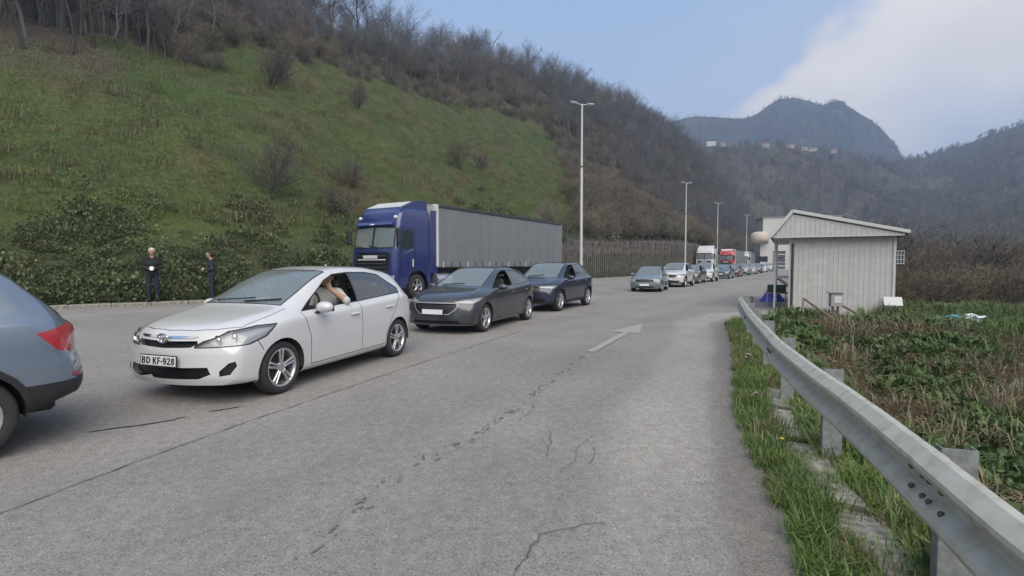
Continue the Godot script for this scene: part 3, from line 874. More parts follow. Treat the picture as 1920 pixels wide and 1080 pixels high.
func sedan() -> Dictionary:
	return {
		"L": 4.25, "wb": 2.5, "axle": 0.82, "tyre": 0.30, "rim": 0.20, "arch": 0.34, "sweep": 0.20, "rsweep": 0.15, "fade": 0.8, "tuck": 0.07, "floor": 0.26,
		"top": [[0, 0.62], [0.03, 0.70], [0.1, 0.76], [0.4, 0.83], [0.9, 0.90], [1.1, 0.94], [1.25, 1.03], [1.8, 1.32], [2.0, 1.385], [2.4, 1.41], [2.8, 1.40], [3.1, 1.34], [3.55, 1.05], [3.65, 1.01], [4.1, 0.98], [4.2, 0.93], [4.25, 0.86]],
		"hw": [[0, 0.74], [0.06, 0.79], [0.5, 0.83], [0.86, 0.845], [3.4, 0.845], [3.9, 0.82], [4.25, 0.74]],
		"belt": [[0, 0.5], [0.12, 0.68], [0.7, 0.80], [1.1, 0.86], [2, 0.90], [3.2, 0.93], [4.25, 0.80]],
		"wr": [[0, 0.58], [0.4, 0.64], [1.1, 0.66], [1.6, 0.62], [2.0, 0.58], [2.8, 0.57], [3.2, 0.58], [4.25, 0.6]],
		"yb": [[0, 0.22], [0.25, 0.19], [1, 0.18], [3.4, 0.2], [4.25, 0.3]],
		"nose": [[0.2, 0.03], [0.4, 0.0], [0.7, 0.03], [1.0, 0.05]], "tail": [[0.3, 0.04], [0.5, 0.0], [1.0, 0.04]],
		"number": "", "plate": Vector2(-0.015, 0.40),
		"seat": 2.0, "dash": 1.5, "dash_y": 0.93, "mirror": Vector3(1.45, 0.95, 0.80), "handles": [Vector3(2.2, 0.80, 0.85), Vector3(3.0, 0.81, 0.85)],
		"wipers": [],
		"cuts": [
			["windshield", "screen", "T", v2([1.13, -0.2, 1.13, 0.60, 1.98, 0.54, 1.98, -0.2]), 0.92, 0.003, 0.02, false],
			["rear_window", "privacy", "T", v2([3.08, -0.2, 3.08, 0.50, 3.55, 0.55, 3.55, -0.2]), 0.95, 0.003, 0.02, false],
			["window", "glass", "S", v2([1.28, 0.90, 1.80, 1.25, 2.0, 1.32, 2.30, 1.33, 2.30, 0.925]), 0.4, 0.004, 0.012, true],
			["window", "glass", "S", v2([2.36, 0.925, 2.36, 1.33, 2.75, 1.32, 3.0, 1.26, 3.28, 1.03, 3.24, 0.95]), 0.4, 0.004, 0.012, true],
			["headlight", "reflector", "S", v2([0.03, 0.56, 0.30, 0.56, 0.36, 0.70, 0.05, 0.70]), 0.48, 0.0, 0.0, true],
			["taillight", "tail_red", "S", v2([3.95, 0.70, 4.3, 0.70, 4.3, 0.86, 4.0, 0.88]), 0.45, 0.0, 0.0, true],
			["grille", "grille_black", "F", v2([0, 0.56, 0.46, 0.56, 0.48, 0.68, 0, 0.69]), 0.45, 0.03, 0.0, false],
			["lower_intake", "grille_black", "F", v2([0, 0.24, 0.5, 0.24, 0.5, 0.31, 0, 0.31]), 0.5, 0.04, 0.0, false],
		],
		"gaps": [[Vector2(2.33, 0.27), Vector2(2.33, 0.92)]],
		"top_gaps": [],
		"panels": [
			["door", "S", [v2([1.33, 0.26, 2.325, 0.26, 2.325, 0.92, 1.25, 0.89])], 0.4, true],
			["rear_door", "S", [v2([2.335, 0.26, 3.0, 0.26, 3.0, 0.94, 2.335, 0.92])], 0.4, true],
			["hood", "T", [v2([0.12, -0.1, 0.12, 0.6, 0.3, 0.69, 1.1, 0.69, 1.1, -0.1])], 0.6, false],
			["front_bumper", "F", [v2([0, 0.1, 1, 0.1, 1, 0.54, 0, 0.54])], 0.5, false],
		]}

# ---------------------------------------------------------------- trucks
func cab_skin() -> Soup:
	var lv := [[0.42, 0.10, 1.18], [0.5, 0.03, 1.23], [0.62, 0.0, 1.24], [1.0, 0.0, 1.245], [1.5, 0.0, 1.245], [1.88, 0.02, 1.245], [2.0, 0.05, 1.245], [2.4, 0.12, 1.24], [2.9, 0.22, 1.225], [3.0, 0.25, 1.22], [3.25, 0.31, 1.205], [3.45, 0.40, 1.18], [3.6, 0.56, 1.13], [3.69, 0.80, 1.05], [3.72, 1.05, 0.9]]
	var S := Soup.new()
	var V := []
	for l: Array in lv:
		var row := []
		var hw: float = l[2]; var xf: float = l[1]; var rc := 0.24
		for i in 5: row.append(Vector3(xf + 0.05 * pow(i / 5.0, 2), l[0], (hw - rc) * i / 5.0))
		for i in 7:
			var a := PI * 0.5 * i / 6.0
			row.append(Vector3(xf + 0.05 + rc - rc * cos(a), l[0], hw - rc + rc * sin(a)))
		for i in range(1, 8): row.append(Vector3(lerpf(xf + 0.05 + rc, 2.2, i / 7.0), l[0], hw))
		row.append(Vector3(2.24, l[0], hw - 0.05)); row.append(Vector3(2.24, l[0], hw * 0.5)); row.append(Vector3(2.24, l[0], 0))
		V.append(row)
	var top := []
	for q: Vector3 in V[V.size() - 1]: top.append(Vector3(q.x, 3.735, 0))
	V.append(top)
	var n := []
	for i in V.size():
		var row := []
		for j in V[0].size():
			var du: Vector3 = V[mini(i + 1, V.size() - 1)][j] - V[maxi(i - 1, 0)][j]
			var dv: Vector3 = V[i][mini(j + 1, V[0].size() - 1)] - V[i][maxi(j - 1, 0)]
			var q := du.cross(dv).normalized()
			if q.dot(Vector3(V[i][j].x - 1.2, (V[i][j].y - 2.6) * 0.8, V[i][j].z)) < 0.0: q = -q
			row.append(q)
		n.append(row)
	for i in V.size() - 1:
		for j in V[0].size() - 1:
			S.fan([V[i][j], V[i + 1][j], V[i + 1][j + 1], V[i][j + 1]], [n[i][j], n[i + 1][j], n[i + 1][j + 1], n[i][j + 1]])
	return S

func truck_wheel(root: Node3D, p: Vector3, side: float) -> void:
	make_wheel(root, p, side, 0.5, 0.29, 5, M.alloy, 0.32)

func make_truck(label: String, cab_mat: Material) -> Node3D:
	var root := thing("truck", label, "truck")
	var S := cab_skin()
	var arch := []
	for i in 24: arch.append(Vector2(1.38 + 0.64 * cos(TAU * i / 24), 0.52 + 0.64 * sin(TAU * i / 24)))
	S.cut(cell("S", arch, 0.6))
	for op: Array in [
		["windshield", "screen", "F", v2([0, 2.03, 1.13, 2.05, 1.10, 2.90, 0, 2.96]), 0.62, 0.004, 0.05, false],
		["side_window", "glass", "S", v2([0.42, 2.02, 0.50, 2.78, 1.12, 2.80, 1.12, 2.12, 0.8, 2.0]), 0.8, 0.006, 0.03, true],
		["grille", "grille_black", "F", v2([0, 1.02, 0.78, 1.02, 0.9, 1.3, 0.94, 1.86, 0, 1.88]), 0.3, 0.03, 0.0, false],
		["headlight", "reflector", "F", v2([0.72, 0.72, 1.13, 0.74, 1.16, 0.98, 0.74, 0.95]), 0.35, 0.01, 0.0, true],
		["bumper", "black_plastic", "F", v2([0, 0.3, 0.7, 0.3, 0.7, 0.98, 0, 0.98]), 0.25, 0.005, 0.0, false],
		["wheel_arch_trim", "black_plastic", "S", v2([0.66, 0.3, 2.1, 0.3, 2.1, 0.62, 0.66, 0.62]), 0.7, 0.0, 0.0, true],
	]:
		var got := S.cut(cell(op[2], op[3], op[4]))
		var inner: Soup = got
		if op[6] > 0.0: inner = got.cut(cell(op[2], op[3], op[4], op[6]))
		for side in ([-1.0, 1.0] if op[7] else [0.0]):
			var b := MB.new(); var tb := MB.new()
			for sd in ([-1.0, 1.0] if side == 0.0 else [side]):
				soup_to(b, inner, 0.0, sd, op[5])
				if op[6] > 0.0: soup_to(tb, got, 0.0, sd, 0.0)
			var o := part(b, op[0], M[op[1]], root)
			if op[6] > 0.0: part(tb, "trim", M.seal, o)
	var gap := Soup.new()
	for g: Array in [[Vector2(0.33, 1.0), Vector2(0.36, 2.0), Vector2(0.46, 2.86), Vector2(1.2, 2.88), Vector2(1.2, 1.2)]]:
		for i in g.size() - 1:
			var q := S.cut(cell("S", strip(g[i], g[i + 1], 0.02), 0.8))
			gap.p.append_array(q.p); gap.n.append_array(q.n)
	var gb := MB.new()
	for sd in [-1.0, 1.0]: soup_to(gb, gap, 0.0, sd, 0.02)
	part(gb, "door_seal", M.seal, root)
	for side in [-1.0, 1.0]:
		pass
	var door := S.cut(cell("S", v2([0.34, 1.02, 0.37, 2.0, 0.47, 2.85, 1.19, 2.87, 1.19, 1.2]), 0.8))
	for sd in [-1.0, 1.0]:
		var db := MB.new()
		soup_to(db, door, 0.0, sd, 0.0)
		var d := part(db, "door", cab_mat, root)
		db = MB.new()
		db.bx(Vector3(-1.08, 1.46, sd * 1.262), Vector3(0.06, 0.32, 0.04), 0.01)
		part(db, "handle", M.pale_panel, d)
		db = MB.new()
		db.bar(Vector3(-0.62, 1.86, sd * 1.258), Vector3(-1.15, 2.02, sd * 1.256), 0.02, 0.03, 0.005)
		part(db, "swage_line", M.trailer_frame, d)
	var b := MB.new()
	for sd in [-1.0, 1.0]: soup_to(b, S, 0.0, sd, 0.0)
	part(b, "cab", cab_mat, root)
	b = MB.new()
	b.plate(PackedVector2Array([Vector2(-0.25, 2.98), Vector2(-0.16, 2.955), Vector2(-0.15, 3.0), Vector2(-0.29, 3.12)]), T(Vector3.ZERO), 1.96)
	part(b, "sun_visor", cab_mat, root)
	for z in [-0.98, 0.98]:
		b = MB.new()
		b.ball(T(Vector3(-0.38, 3.30, z)), Vector3(0.05, 0.07, 0.10), 12, 8)
		part(b, "roof_light", M.lamp_glass, root)
	b = MB.new()
	b.ball(T(Vector3(-0.17, 3.01, 0.1)), Vector3(0.04, 0.035, 0.14), 10, 6)
	part(b, "marker_light", M.lamp_glass, root)
	# roof deflector
	b = MB.new()
	b.plate(PackedVector2Array([Vector2(-0.62, 3.60), Vector2(-0.72, 3.72), Vector2(-1.45, 4.02), Vector2(-1.8, 4.09), Vector2(-2.2, 4.11), Vector2(-2.24, 3.66)]), T(Vector3.ZERO), 2.1)
	var defl := part(b, "roof_deflector", cab_mat, root)
	b = MB.new()
	b.box(Transform3D(Basis(Vector3(0, 0, 1), PI - 0.39), Vector3(-1.09, 3.883, 0.06)), Vector3(0.72, 0.02, 1.86), 0.006)
	part(b, "deflector_top", M.pale_panel, defl)
	for z in [-1.2, 1.2]:
		b = MB.new()
		b.bx(Vector3(-2.5, 2.35, z), Vector3(0.5, 2.7, 0.05), 0.02)
		part(b, "side_deflector", cab_mat, root)
		b = MB.new()
		b.box(T(Vector3(-0.12, 2.52, z * 1.16)), Vector3(0.16, 0.62, 0.22), 0.05)
		b.bar(Vector3(-0.30, 2.86, z * 0.98), Vector3(-0.14, 2.78, z * 1.12), 0.05, 0.05, 0.01)
		b.bar(Vector3(-0.25, 2.10, z * 0.99), Vector3(-0.14, 2.26, z * 1.12), 0.05, 0.05, 0.01)
		part(b, "mirror", M.black_plastic, root)
		b = MB.new()
		b.bx(Vector3(-1.4, 0.30, z * 0.97), Vector3(0.5, 0.08, 0.12), 0.02)
		part(b, "step", M.dark_steel, root)
	for i in 5:
		b = MB.new()
		b.bx(Vector3(-0.01, 1.12 + i * 0.155, 0), Vector3(0.04, 0.05, 1.55), 0.015)
		part(b, "grille_slat", M.dark_steel if i != 3 else M.pale_panel, root)
	b = MB.new()
	b.bx(Vector3(0.012, 1.70, 0.05), Vector3(0.02, 0.13, 0.8), 0.008)
	part(b, "badge_strip", M.pale_panel, root)
	b = MB.new()
	b.bx(Vector3(0.02, 0.62, 0), Vector3(0.02, 0.12, 0.52), 0.004)
	part(b, "number_plate", M.plate_white, root)
	for z in [-0.35, 0.45]:
		b = MB.new()
		b.bar(Vector3(0.0, 2.08, z), Vector3(-0.06, 2.16, z + 0.55), 0.03, 0.025)
		part(b, "wiper", M.seal, root)
	# cab floor, seats, chassis
	b = MB.new()
	b.bx(Vector3(-1.15, 1.15, 0), Vector3(2.0, 0.2, 2.3), 0.02)
	b.bx(Vector3(-0.45, 1.85, 0), Vector3(0.5, 0.3, 2.2), 0.08)
	part(b, "dashboard", M.dash, root)
	for z in [-0.6, 0.6]:
		b = MB.new()
		b.bx(Vector3(-1.2, 1.75, z), Vector3(0.5, 0.2, 0.55), 0.06)
		b.bx(Vector3(-1.5, 2.15, z), Vector3(0.16, 0.8, 0.5), 0.06)
		part(b, "seat", M.seat, root)
	b = MB.new()
	for z in [-0.42, 0.42]: b.bx(Vector3(-3.2, 0.85, z), Vector3(5.8, 0.26, 0.1), 0.01)
	b.bx(Vector3(-4.6, 1.08, 0), Vector3(1.2, 0.12, 0.9), 0.03)
	part(b, "chassis", M.dark_steel, root)
	b = MB.new()
	b.tube(Vector3(-2.5, 0.72, -1.12), Vector3(-3.5, 0.72, -1.12), 0.30, 0.30, 20)
	part(b, "fuel_tank", M.alloy, root)
	for q in [-1.38, -5.0]:
		for sd in [-1.0, 1.0]: truck_wheel(root, Vector3(q, 0.5, sd * 1.05), sd)
	return root

func make_trailer(label: String) -> Node3D:
	var root := thing("curtain_trailer", label, "trailer")
	var L := 12.6
	var y0 := 1.30
	var y1 := 4.0
	for sd in [-1.0, 1.0]:
		var b := MB.new()
		var nx := 90
		for i in nx:
			for j in 6:
				var q := []
				for e in [[0, 0], [1, 0], [1, 1], [0, 1]]:
					var x: float = L * (i + e[0]) / nx
					var f: float = (j + e[1]) / 6.0
					var wave := 0.014 * sin(x * 5.1 + sin(x * 1.7) * 2.0) * (1.0 - 0.5 * f) + 0.006 * sin(x * 13.0 + f * 3.0) * (1.0 - f) + 0.02 * sin(PI * f)
					q.append(Vector3(-0.1 - x * (L - 0.2) / L, lerpf(y0 + 0.14, y1 - 0.13, f), sd * (1.255 + wave)))
				if sd < 0: b.quad(q[0], q[1], q[2], q[3])
				else: b.quad(q[3], q[2], q[1], q[0])
		part(b, "curtain", M.curtain, root)
		b = MB.new()
		b.bx(Vector3(-L * 0.5, y1 - 0.065, sd * 1.25), Vector3(L, 0.15, 0.07), 0.02)
		part(b, "roof_rail", M.dark_steel, root)
		b = MB.new()
		b.bx(Vector3(-L * 0.5, y0 + 0.06, sd * 1.25), Vector3(L, 0.16, 0.06), 0.015)
		part(b, "bottom_rail", M.trailer_frame, root)
		for i in 20:
			b = MB.new()
			b.bx(Vector3(-0.4 - i * 0.62, y0 + 0.10, sd * 1.29), Vector3(0.05, 0.26, 0.02), 0.006)
			part(b, "buckle", M.dark_steel if i % 3 else M.pale_panel, root)
		for i in 2:
			b = MB.new()
			b.bx(Vector3(-0.05 - i * (L - 0.1), (y0 + y1) * 0.5, sd * 1.24), Vector3(0.12, y1 - y0, 0.10), 0.02)
			part(b, "corner_post", M.pale_panel if i == 0 else M.trailer_frame, root)
		for i in 3:
			truck_wheel(root, Vector3(-8.6 - i * 1.31, 0.5, sd * 1.05), sd)
		b = MB.new()
		for k in 2: b.bx(Vector3(-5.4, 0.55 + 0.3 * k, sd * 1.2), Vector3(4.0, 0.10, 0.03), 0.01)
		part(b, "side_guard", M.pale_panel, root)
		b = MB.new()
		b.bx(Vector3(-2.6, 0.75, sd * 0.8), Vector3(0.14, 0.9, 0.14), 0.02)
		b.bx(Vector3(-2.6, 0.26, sd * 0.8), Vector3(0.3, 0.06, 0.3), 0.01)
		part(b, "landing_leg", M.dark_steel, root)
	var b := MB.new()
	b.bx(Vector3(-L * 0.5, y0 + 0.06, 0), Vector3(L - 0.1, 0.12, 2.4), 0.01)
	for z in [-0.45, 0.45]: b.bx(Vector3(-L * 0.5 - 0.5, 1.05, z), Vector3(L - 1.2, 0.34, 0.12), 0.01)
	part(b, "chassis", M.dark_steel, root)
	b = MB.new()
	b.bx(Vector3(-L * 0.5, y1 - 0.01, 0), Vector3(L - 0.04, 0.04, 2.44), 0.01)
	part(b, "roof", M.pale_panel, root)
	b = MB.new()
	b.bx(Vector3(-0.04, (y0 + y1) * 0.5, 0), Vector3(0.06, y1 - y0 - 0.1, 2.36), 0.01)
	part(b, "front_bulkhead", M.pale_panel, root)
	for sd in [-1.0, 1.0]:
		b = MB.new()
		b.bx(Vector3(-L + 0.02, (y0 + y1) * 0.5, sd * 0.6), Vector3(0.05, y1 - y0 - 0.1, 1.17), 0.01)
		part(b, "rear_door", M.trailer_frame, root)
		b = MB.new()
		b.bx(Vector3(-L - 0.02, 1.0, sd * 0.9), Vector3(0.06, 0.14, 0.4), 0.02)
		part(b, "taillight", M.tail_red, root)
		b = MB.new()
		b.bx(Vector3(0.02, y1 - 0.16, sd * 1.16), Vector3(0.14, 0.3, 0.22), 0.03)
		part(b, "corner_casting", M.white_trim, root)
	return root

# ---------------------------------------------------------------- people
# bones: [a, b, radius a, radius b, colour]; joined with a smooth minimum and meshed as surface nets
func figure(b: MB, bones: Array, cs: float, blend := 0.035) -> void:
	var lo := Vector3(9, 9, 9); var hi := -lo
	for q: Array in bones:
		for e in 2:
			var r: float = q[2 + e] + 0.05
			lo = lo.min(q[e] - Vector3(r, r, r)); hi = hi.max(q[e] + Vector3(r, r, r))
	var nx := int((hi.x - lo.x) / cs) + 2; var ny := int((hi.y - lo.y) / cs) + 2; var nz := int((hi.z - lo.z) / cs) + 2
	var F := PackedFloat32Array(); F.resize(nx * ny * nz); F.fill(1.0)
	var B := PackedFloat32Array(); B.resize(nx * ny * nz); B.fill(1.0)
	var C := PackedByteArray(); C.resize(nx * ny * nz)
	for k in bones.size():
		var q: Array = bones[k]
		var a: Vector3 = q[0]; var d: Vector3 = q[1] - q[0]
		var ra: float = q[2]; var rb: float = q[3]
		var m := maxf(ra, rb) + 0.09
		var l0 := ((a.min(q[1]) - Vector3(m, m, m) - lo) / cs).floor().max(Vector3.ZERO)
		var h0 := ((a.max(q[1]) + Vector3(m, m, m) - lo) / cs).ceil().min(Vector3(nx - 1, ny - 1, nz - 1))
		var dd := maxf(d.length_squared(), 1e-9)
		for z in range(int(l0.z), int(h0.z) + 1):
			for y in range(int(l0.y), int(h0.y) + 1):
				for x in range(int(l0.x), int(h0.x) + 1):
					var p := lo + Vector3(x, y, z) * cs - a
					var t := clampf(p.dot(d) / dd, 0.0, 1.0)
					var f := (p - d * t).length() - lerpf(ra, rb, t)
					var i := (z * ny + y) * nx + x
					if f < B[i]:
						B[i] = f; C[i] = k
					var g := F[i]
					var h := maxf(blend - absf(f - g), 0.0) / blend
					F[i] = minf(f, g) - h * h * blend * 0.25
	var id := PackedInt32Array(); id.resize(nx * ny * nz); id.fill(-1)
	var P := PackedVector3Array(); var N := PackedVector3Array(); var K := PackedByteArray()
	for z in nz - 1:
		for y in ny - 1:
			for x in nx - 1:
				var i := (z * ny + y) * nx + x
				var s := 0
				var w := [F[i], F[i + 1], F[i + nx], F[i + nx + 1], F[i + nx * ny], F[i + nx * ny + 1], F[i + nx * ny + nx], F[i + nx * ny + nx + 1]]
				for e: float in w: s += 1 if e < 0.0 else 0
				if s == 0 or s == 8: continue
				var sum := Vector3(); var cnt := 0
				for e: Vector2i in [Vector2i(0, 1), Vector2i(2, 3), Vector2i(4, 5), Vector2i(6, 7), Vector2i(0, 2), Vector2i(1, 3), Vector2i(4, 6), Vector2i(5, 7), Vector2i(0, 4), Vector2i(1, 5), Vector2i(2, 6), Vector2i(3, 7)]:
					var fa: float = w[e.x]; var fb: float = w[e.y]
					if (fa < 0.0) == (fb < 0.0): continue
					var t := fa / (fa - fb)
					var pa := Vector3(e.x & 1, (e.x >> 1) & 1, e.x >> 2); var pb := Vector3(e.y & 1, (e.y >> 1) & 1, e.y >> 2)
					sum += pa.lerp(pb, t); cnt += 1
				id[i] = P.size()
				P.append(lo + (Vector3(x, y, z) + sum / cnt) * cs)
				N.append(Vector3(w[1] + w[3] + w[5] + w[7] - w[0] - w[2] - w[4] - w[6], w[2] + w[3] + w[6] + w[7] - w[0] - w[1] - w[4] - w[5], w[4] + w[5] + w[6] + w[7] - w[0] - w[1] - w[2] - w[3]).normalized())
				K.append(C[i])
	var st := [1, nx, nx * ny]
	for z in range(1, nz - 1):
		for y in range(1, ny - 1):
			for x in range(1, nx - 1):
				var i := (z * ny + y) * nx + x
				for ax in 3:
					if (F[i] < 0.0) == (F[i + st[ax]] < 0.0): continue
					var u: int = st[(ax + 1) % 3]; var v: int = st[(ax + 2) % 3]
					var q := [id[i], id[i - u], id[i - u - v], id[i - v]]
					if q.min() < 0: continue
					b.col = bones[K[q[0]]][4]
					b.squad(P[q[0]], P[q[1]], P[q[2]], P[q[3]], N[q[0]], N[q[1]], N[q[2]], N[q[3]])

func hand(b: MB, wrist: Vector3, dir: Vector3, palm_n: Vector3, side: float, skin: Color) -> void:
	# palm and five bent fingers
	b.col = skin
	var d := dir.normalized()
	var x := d.cross(palm_n).normalized() * side
	var pn := x.cross(d).normalized() * side
	var bones := [[wrist, wrist + d * 0.085, 0.026, 0.03, skin], [wrist + d * 0.03 + x * 0.02, wrist + d * 0.085 + x * 0.03, 0.018, 0.016, skin], [wrist + d * 0.03 - x * 0.02, wrist + d * 0.08 - x * 0.03, 0.018, 0.014, skin]]
	figure(b, bones, 0.009, 0.02)
	var ln := [0.075, 0.085, 0.078, 0.06]
	for i in 4:
		var root := wrist + d * 0.088 + x * (0.032 - 0.021 * i)
		var k1: Vector3 = root + (d * 0.9 + pn * 0.35).normalized() * ln[i] * 0.5
		var k2: Vector3 = k1 + (d * 0.45 + pn * 0.9).normalized() * ln[i] * 0.5
		b.path([root - d * 0.01, k1, k2], [0.010, 0.009, 0.007], 6)
	var th := wrist + d * 0.03 + x * 0.03
	b.path([th, th + (d * 0.6 + x * 0.8).normalized() * 0.035, th + (d * 0.6 + x * 0.8).normalized() * 0.035 + (d + pn * 0.5).normalized() * 0.03], [0.012, 0.011, 0.008], 6)

func head(b: MB, c: Vector3, fwd: Vector3, skin: Color) -> void:
	var f := fwd.normalized()
	var r := f.cross(Vector3.UP).normalized()
	var u := r.cross(f).normalized()
	figure(b, [
		[c + u * 0.035 - f * 0.015, c + u * 0.03 + f * 0.01, 0.092, 0.088, skin], [c - u * 0.03 + f * 0.03, c - u * 0.075 + f * 0.055, 0.066, 0.042, skin],
		[c + u * 0.02 + f * 0.095, c - u * 0.022 + f * 0.112, 0.012, 0.016, skin], [c + r * 0.088 + u * 0.02 - f * 0.01, c + r * 0.09 - u * 0.02 - f * 0.005, 0.016, 0.012, skin], [c - r * 0.088 + u * 0.02 - f * 0.01, c - r * 0.09 - u * 0.02 - f * 0.005, 0.016, 0.012, skin],
		[c - u * 0.06 + f * 0.085 - r * 0.02, c - u * 0.06 + f * 0.085 + r * 0.02, 0.012, 0.012, skin * 0.75]], 0.012, 0.02)
	for s in [-1.0, 1.0]:
		b.col = Color(0.5, 0.5, 0.48)
		b.ball(T(c + u * 0.018 + f * 0.086 + r * s * 0.034), Vector3(0.012, 0.009, 0.012), 8, 6)
		b.col = Color(0.02, 0.015, 0.012)
		b.ball(T(c + u * 0.018 + f * 0.095 + r * s * 0.034), Vector3(0.006, 0.006, 0.006), 6, 5)

func hair(c: Vector3, fwd: Vector3, low: float) -> MB:
	var b := MB.new()
	var f := fwd.normalized()
	var r := f.cross(Vector3.UP).normalized()
	figure(b, [[c + Vector3(0, 0.055, 0) - f * 0.02, c + Vector3(0, 0.07, 0) + f * 0.02, 0.088, 0.08, Color(1, 1, 1)], [c + Vector3(0, 0.0, 0) - f * 0.055, c + Vector3(0, -low, 0) - f * 0.055, 0.07, 0.05, Color(1, 1, 1)], [c + r * 0.05 + Vector3(0, 0.05, 0), c + r * 0.062 + Vector3(0, 0.0, 0) - f * 0.03, 0.05, 0.03, Color(1, 1, 1)], [c - r * 0.05 + Vector3(0, 0.05, 0), c - r * 0.062 + Vector3(0, 0.0, 0) - f * 0.03, 0.05, 0.03, Color(1, 1, 1)]], 0.014, 0.03)
	return b

func make_people() -> void:
	var skin := Color(0.42, 0.25, 0.17)
	# first person: black jacket, hands together before the belt, faces the road (local +z)
	var black := Color(0.012, 0.013, 0.014); var navy := Color(0.016, 0.021, 0.035)
	var yaw := 0.55
	var p := thing("person", "person in a black jacket with pale grey hair standing on the kerb, hands together", "person", kerb_at(8.05, 0.2) + Vector3(0, 0.005, 0), yaw)
	var b := MB.new()
	var shoe := Color(0.015, 0.014, 0.013)
	var bones := []
	for s in [-1.0, 1.0]:
		bones.append_array([[Vector3(s * 0.10, 0.92, 0), Vector3(s * 0.115, 0.50, 0.015), 0.095, 0.065, navy], [Vector3(s * 0.115, 0.50, 0.015), Vector3(s * 0.12, 0.10, -0.01), 0.066, 0.05, navy], [Vector3(s * 0.12, 0.055, -0.03), Vector3(s * 0.14, 0.045, 0.15), 0.05, 0.04, shoe],
			[Vector3(s * 0.20, 1.45, 0), Vector3(s * 0.27, 1.17, -0.02), 0.068, 0.056, black], [Vector3(s * 0.27, 1.17, -0.02), Vector3(s * 0.07, 1.10, 0.22), 0.055, 0.042, black]])
	bones.append_array([[Vector3(-0.07, 0.95, 0), Vector3(0.07, 0.95, 0), 0.12, 0.12, black], [Vector3(0, 0.98, 0), Vector3(0, 1.25, 0.01), 0.15, 0.165, black], [Vector3(-0.11, 1.30, 0), Vector3(0.11, 1.30, 0), 0.125, 0.125, black], [Vector3(-0.16, 1.46, -0.01), Vector3(0.16, 1.46, -0.01), 0.072, 0.072, black], [Vector3(0, 1.47, 0), Vector3(0, 1.60, 0.02), 0.06, 0.052, skin]])
	figure(b, bones, 0.02)
	head(b, Vector3(0, 1.685, 0.03), Vector3(0, -0.25, 1), skin)
	hand(b, Vector3(0.06, 1.10, 0.23), Vector3(-0.8, 0.15, 0.45), Vector3(0, 0.3, -1), -1.0, skin)
	hand(b, Vector3(-0.06, 1.10, 0.23), Vector3(0.8, 0.2, 0.5), Vector3(0, 0.3, -1), 1.0, skin)
	part(b, "body", M.figure, p, true)
	part(hair(Vector3(0, 1.685, 0.03), Vector3(0, -0.1, 1), 0.03), "hair", M.hair_grey, p)
	b = MB.new()
	b.box(Transform3D(Basis(Vector3(1, 0, 0), -0.6), Vector3(0.0, 1.13, 0.315)), Vector3(0.10, 0.15, 0.012), 0.004)
	tag(part(b, "phone", M.paper, self), "small pale phone held by the person with pale hair", "phone")
	get_node("phone").transform = p.transform
	# second person: dark clothes, dark hair, turned towards the first
	var dark := Color(0.022, 0.028, 0.033)
	p = thing("person", "person in dark clothes with dark hair standing sideways behind the white car's hood", "person", kerb_at(9.7, 0.25) + Vector3(0, 0.005, 0), -1.15)
	b = MB.new()
	bones = []
	for s in [-1.0, 1.0]:
		bones.append_array([[Vector3(s * 0.09, 0.88, 0), Vector3(s * 0.10, 0.48, 0.02), 0.09, 0.062, navy], [Vector3(s * 0.10, 0.48, 0.02), Vector3(s * 0.10, 0.10, -0.03 + s * 0.03), 0.062, 0.048, navy], [Vector3(s * 0.10, 0.05, -0.04 + s * 0.03), Vector3(s * 0.12, 0.042, 0.13 + s * 0.03), 0.048, 0.038, shoe],
			[Vector3(s * 0.185, 1.37, 0), Vector3(s * 0.24, 1.10, -0.03), 0.062, 0.052, dark], [Vector3(s * 0.24, 1.10, -0.03), Vector3(s * 0.15, 1.08, 0.20), 0.05, 0.04, dark]])
	bones.append_array([[Vector3(-0.06, 0.90, 0), Vector3(0.06, 0.90, 0), 0.115, 0.115, dark], [Vector3(0, 0.93, 0), Vector3(0, 1.18, 0.0), 0.14, 0.15, dark], [Vector3(-0.10, 1.23, 0.01), Vector3(0.10, 1.23, 0.01), 0.115, 0.115, dark], [Vector3(-0.14, 1.375, 0), Vector3(0.14, 1.375, 0), 0.068, 0.068, dark], [Vector3(0, 1.39, 0.01), Vector3(0, 1.52, 0.04), 0.056, 0.05, skin]])
	figure(b, bones, 0.02)
	head(b, Vector3(0, 1.60, 0.055), Vector3(0, -0.35, 1), skin)
	hand(b, Vector3(0.15, 1.08, 0.21), Vector3(-0.3, 0.05, 0.9), Vector3(-1, 0, 0), -1.0, skin)
	hand(b, Vector3(-0.15, 1.08, 0.21), Vector3(0.3, 0.05, 0.9), Vector3(1, 0, 0), 1.0, skin)
	part(b, "body", M.figure, p, true)
	part(hair(Vector3(0, 1.60, 0.045), Vector3(0, -0.1, 1), 0.05), "hair", M.hair_dark, p)

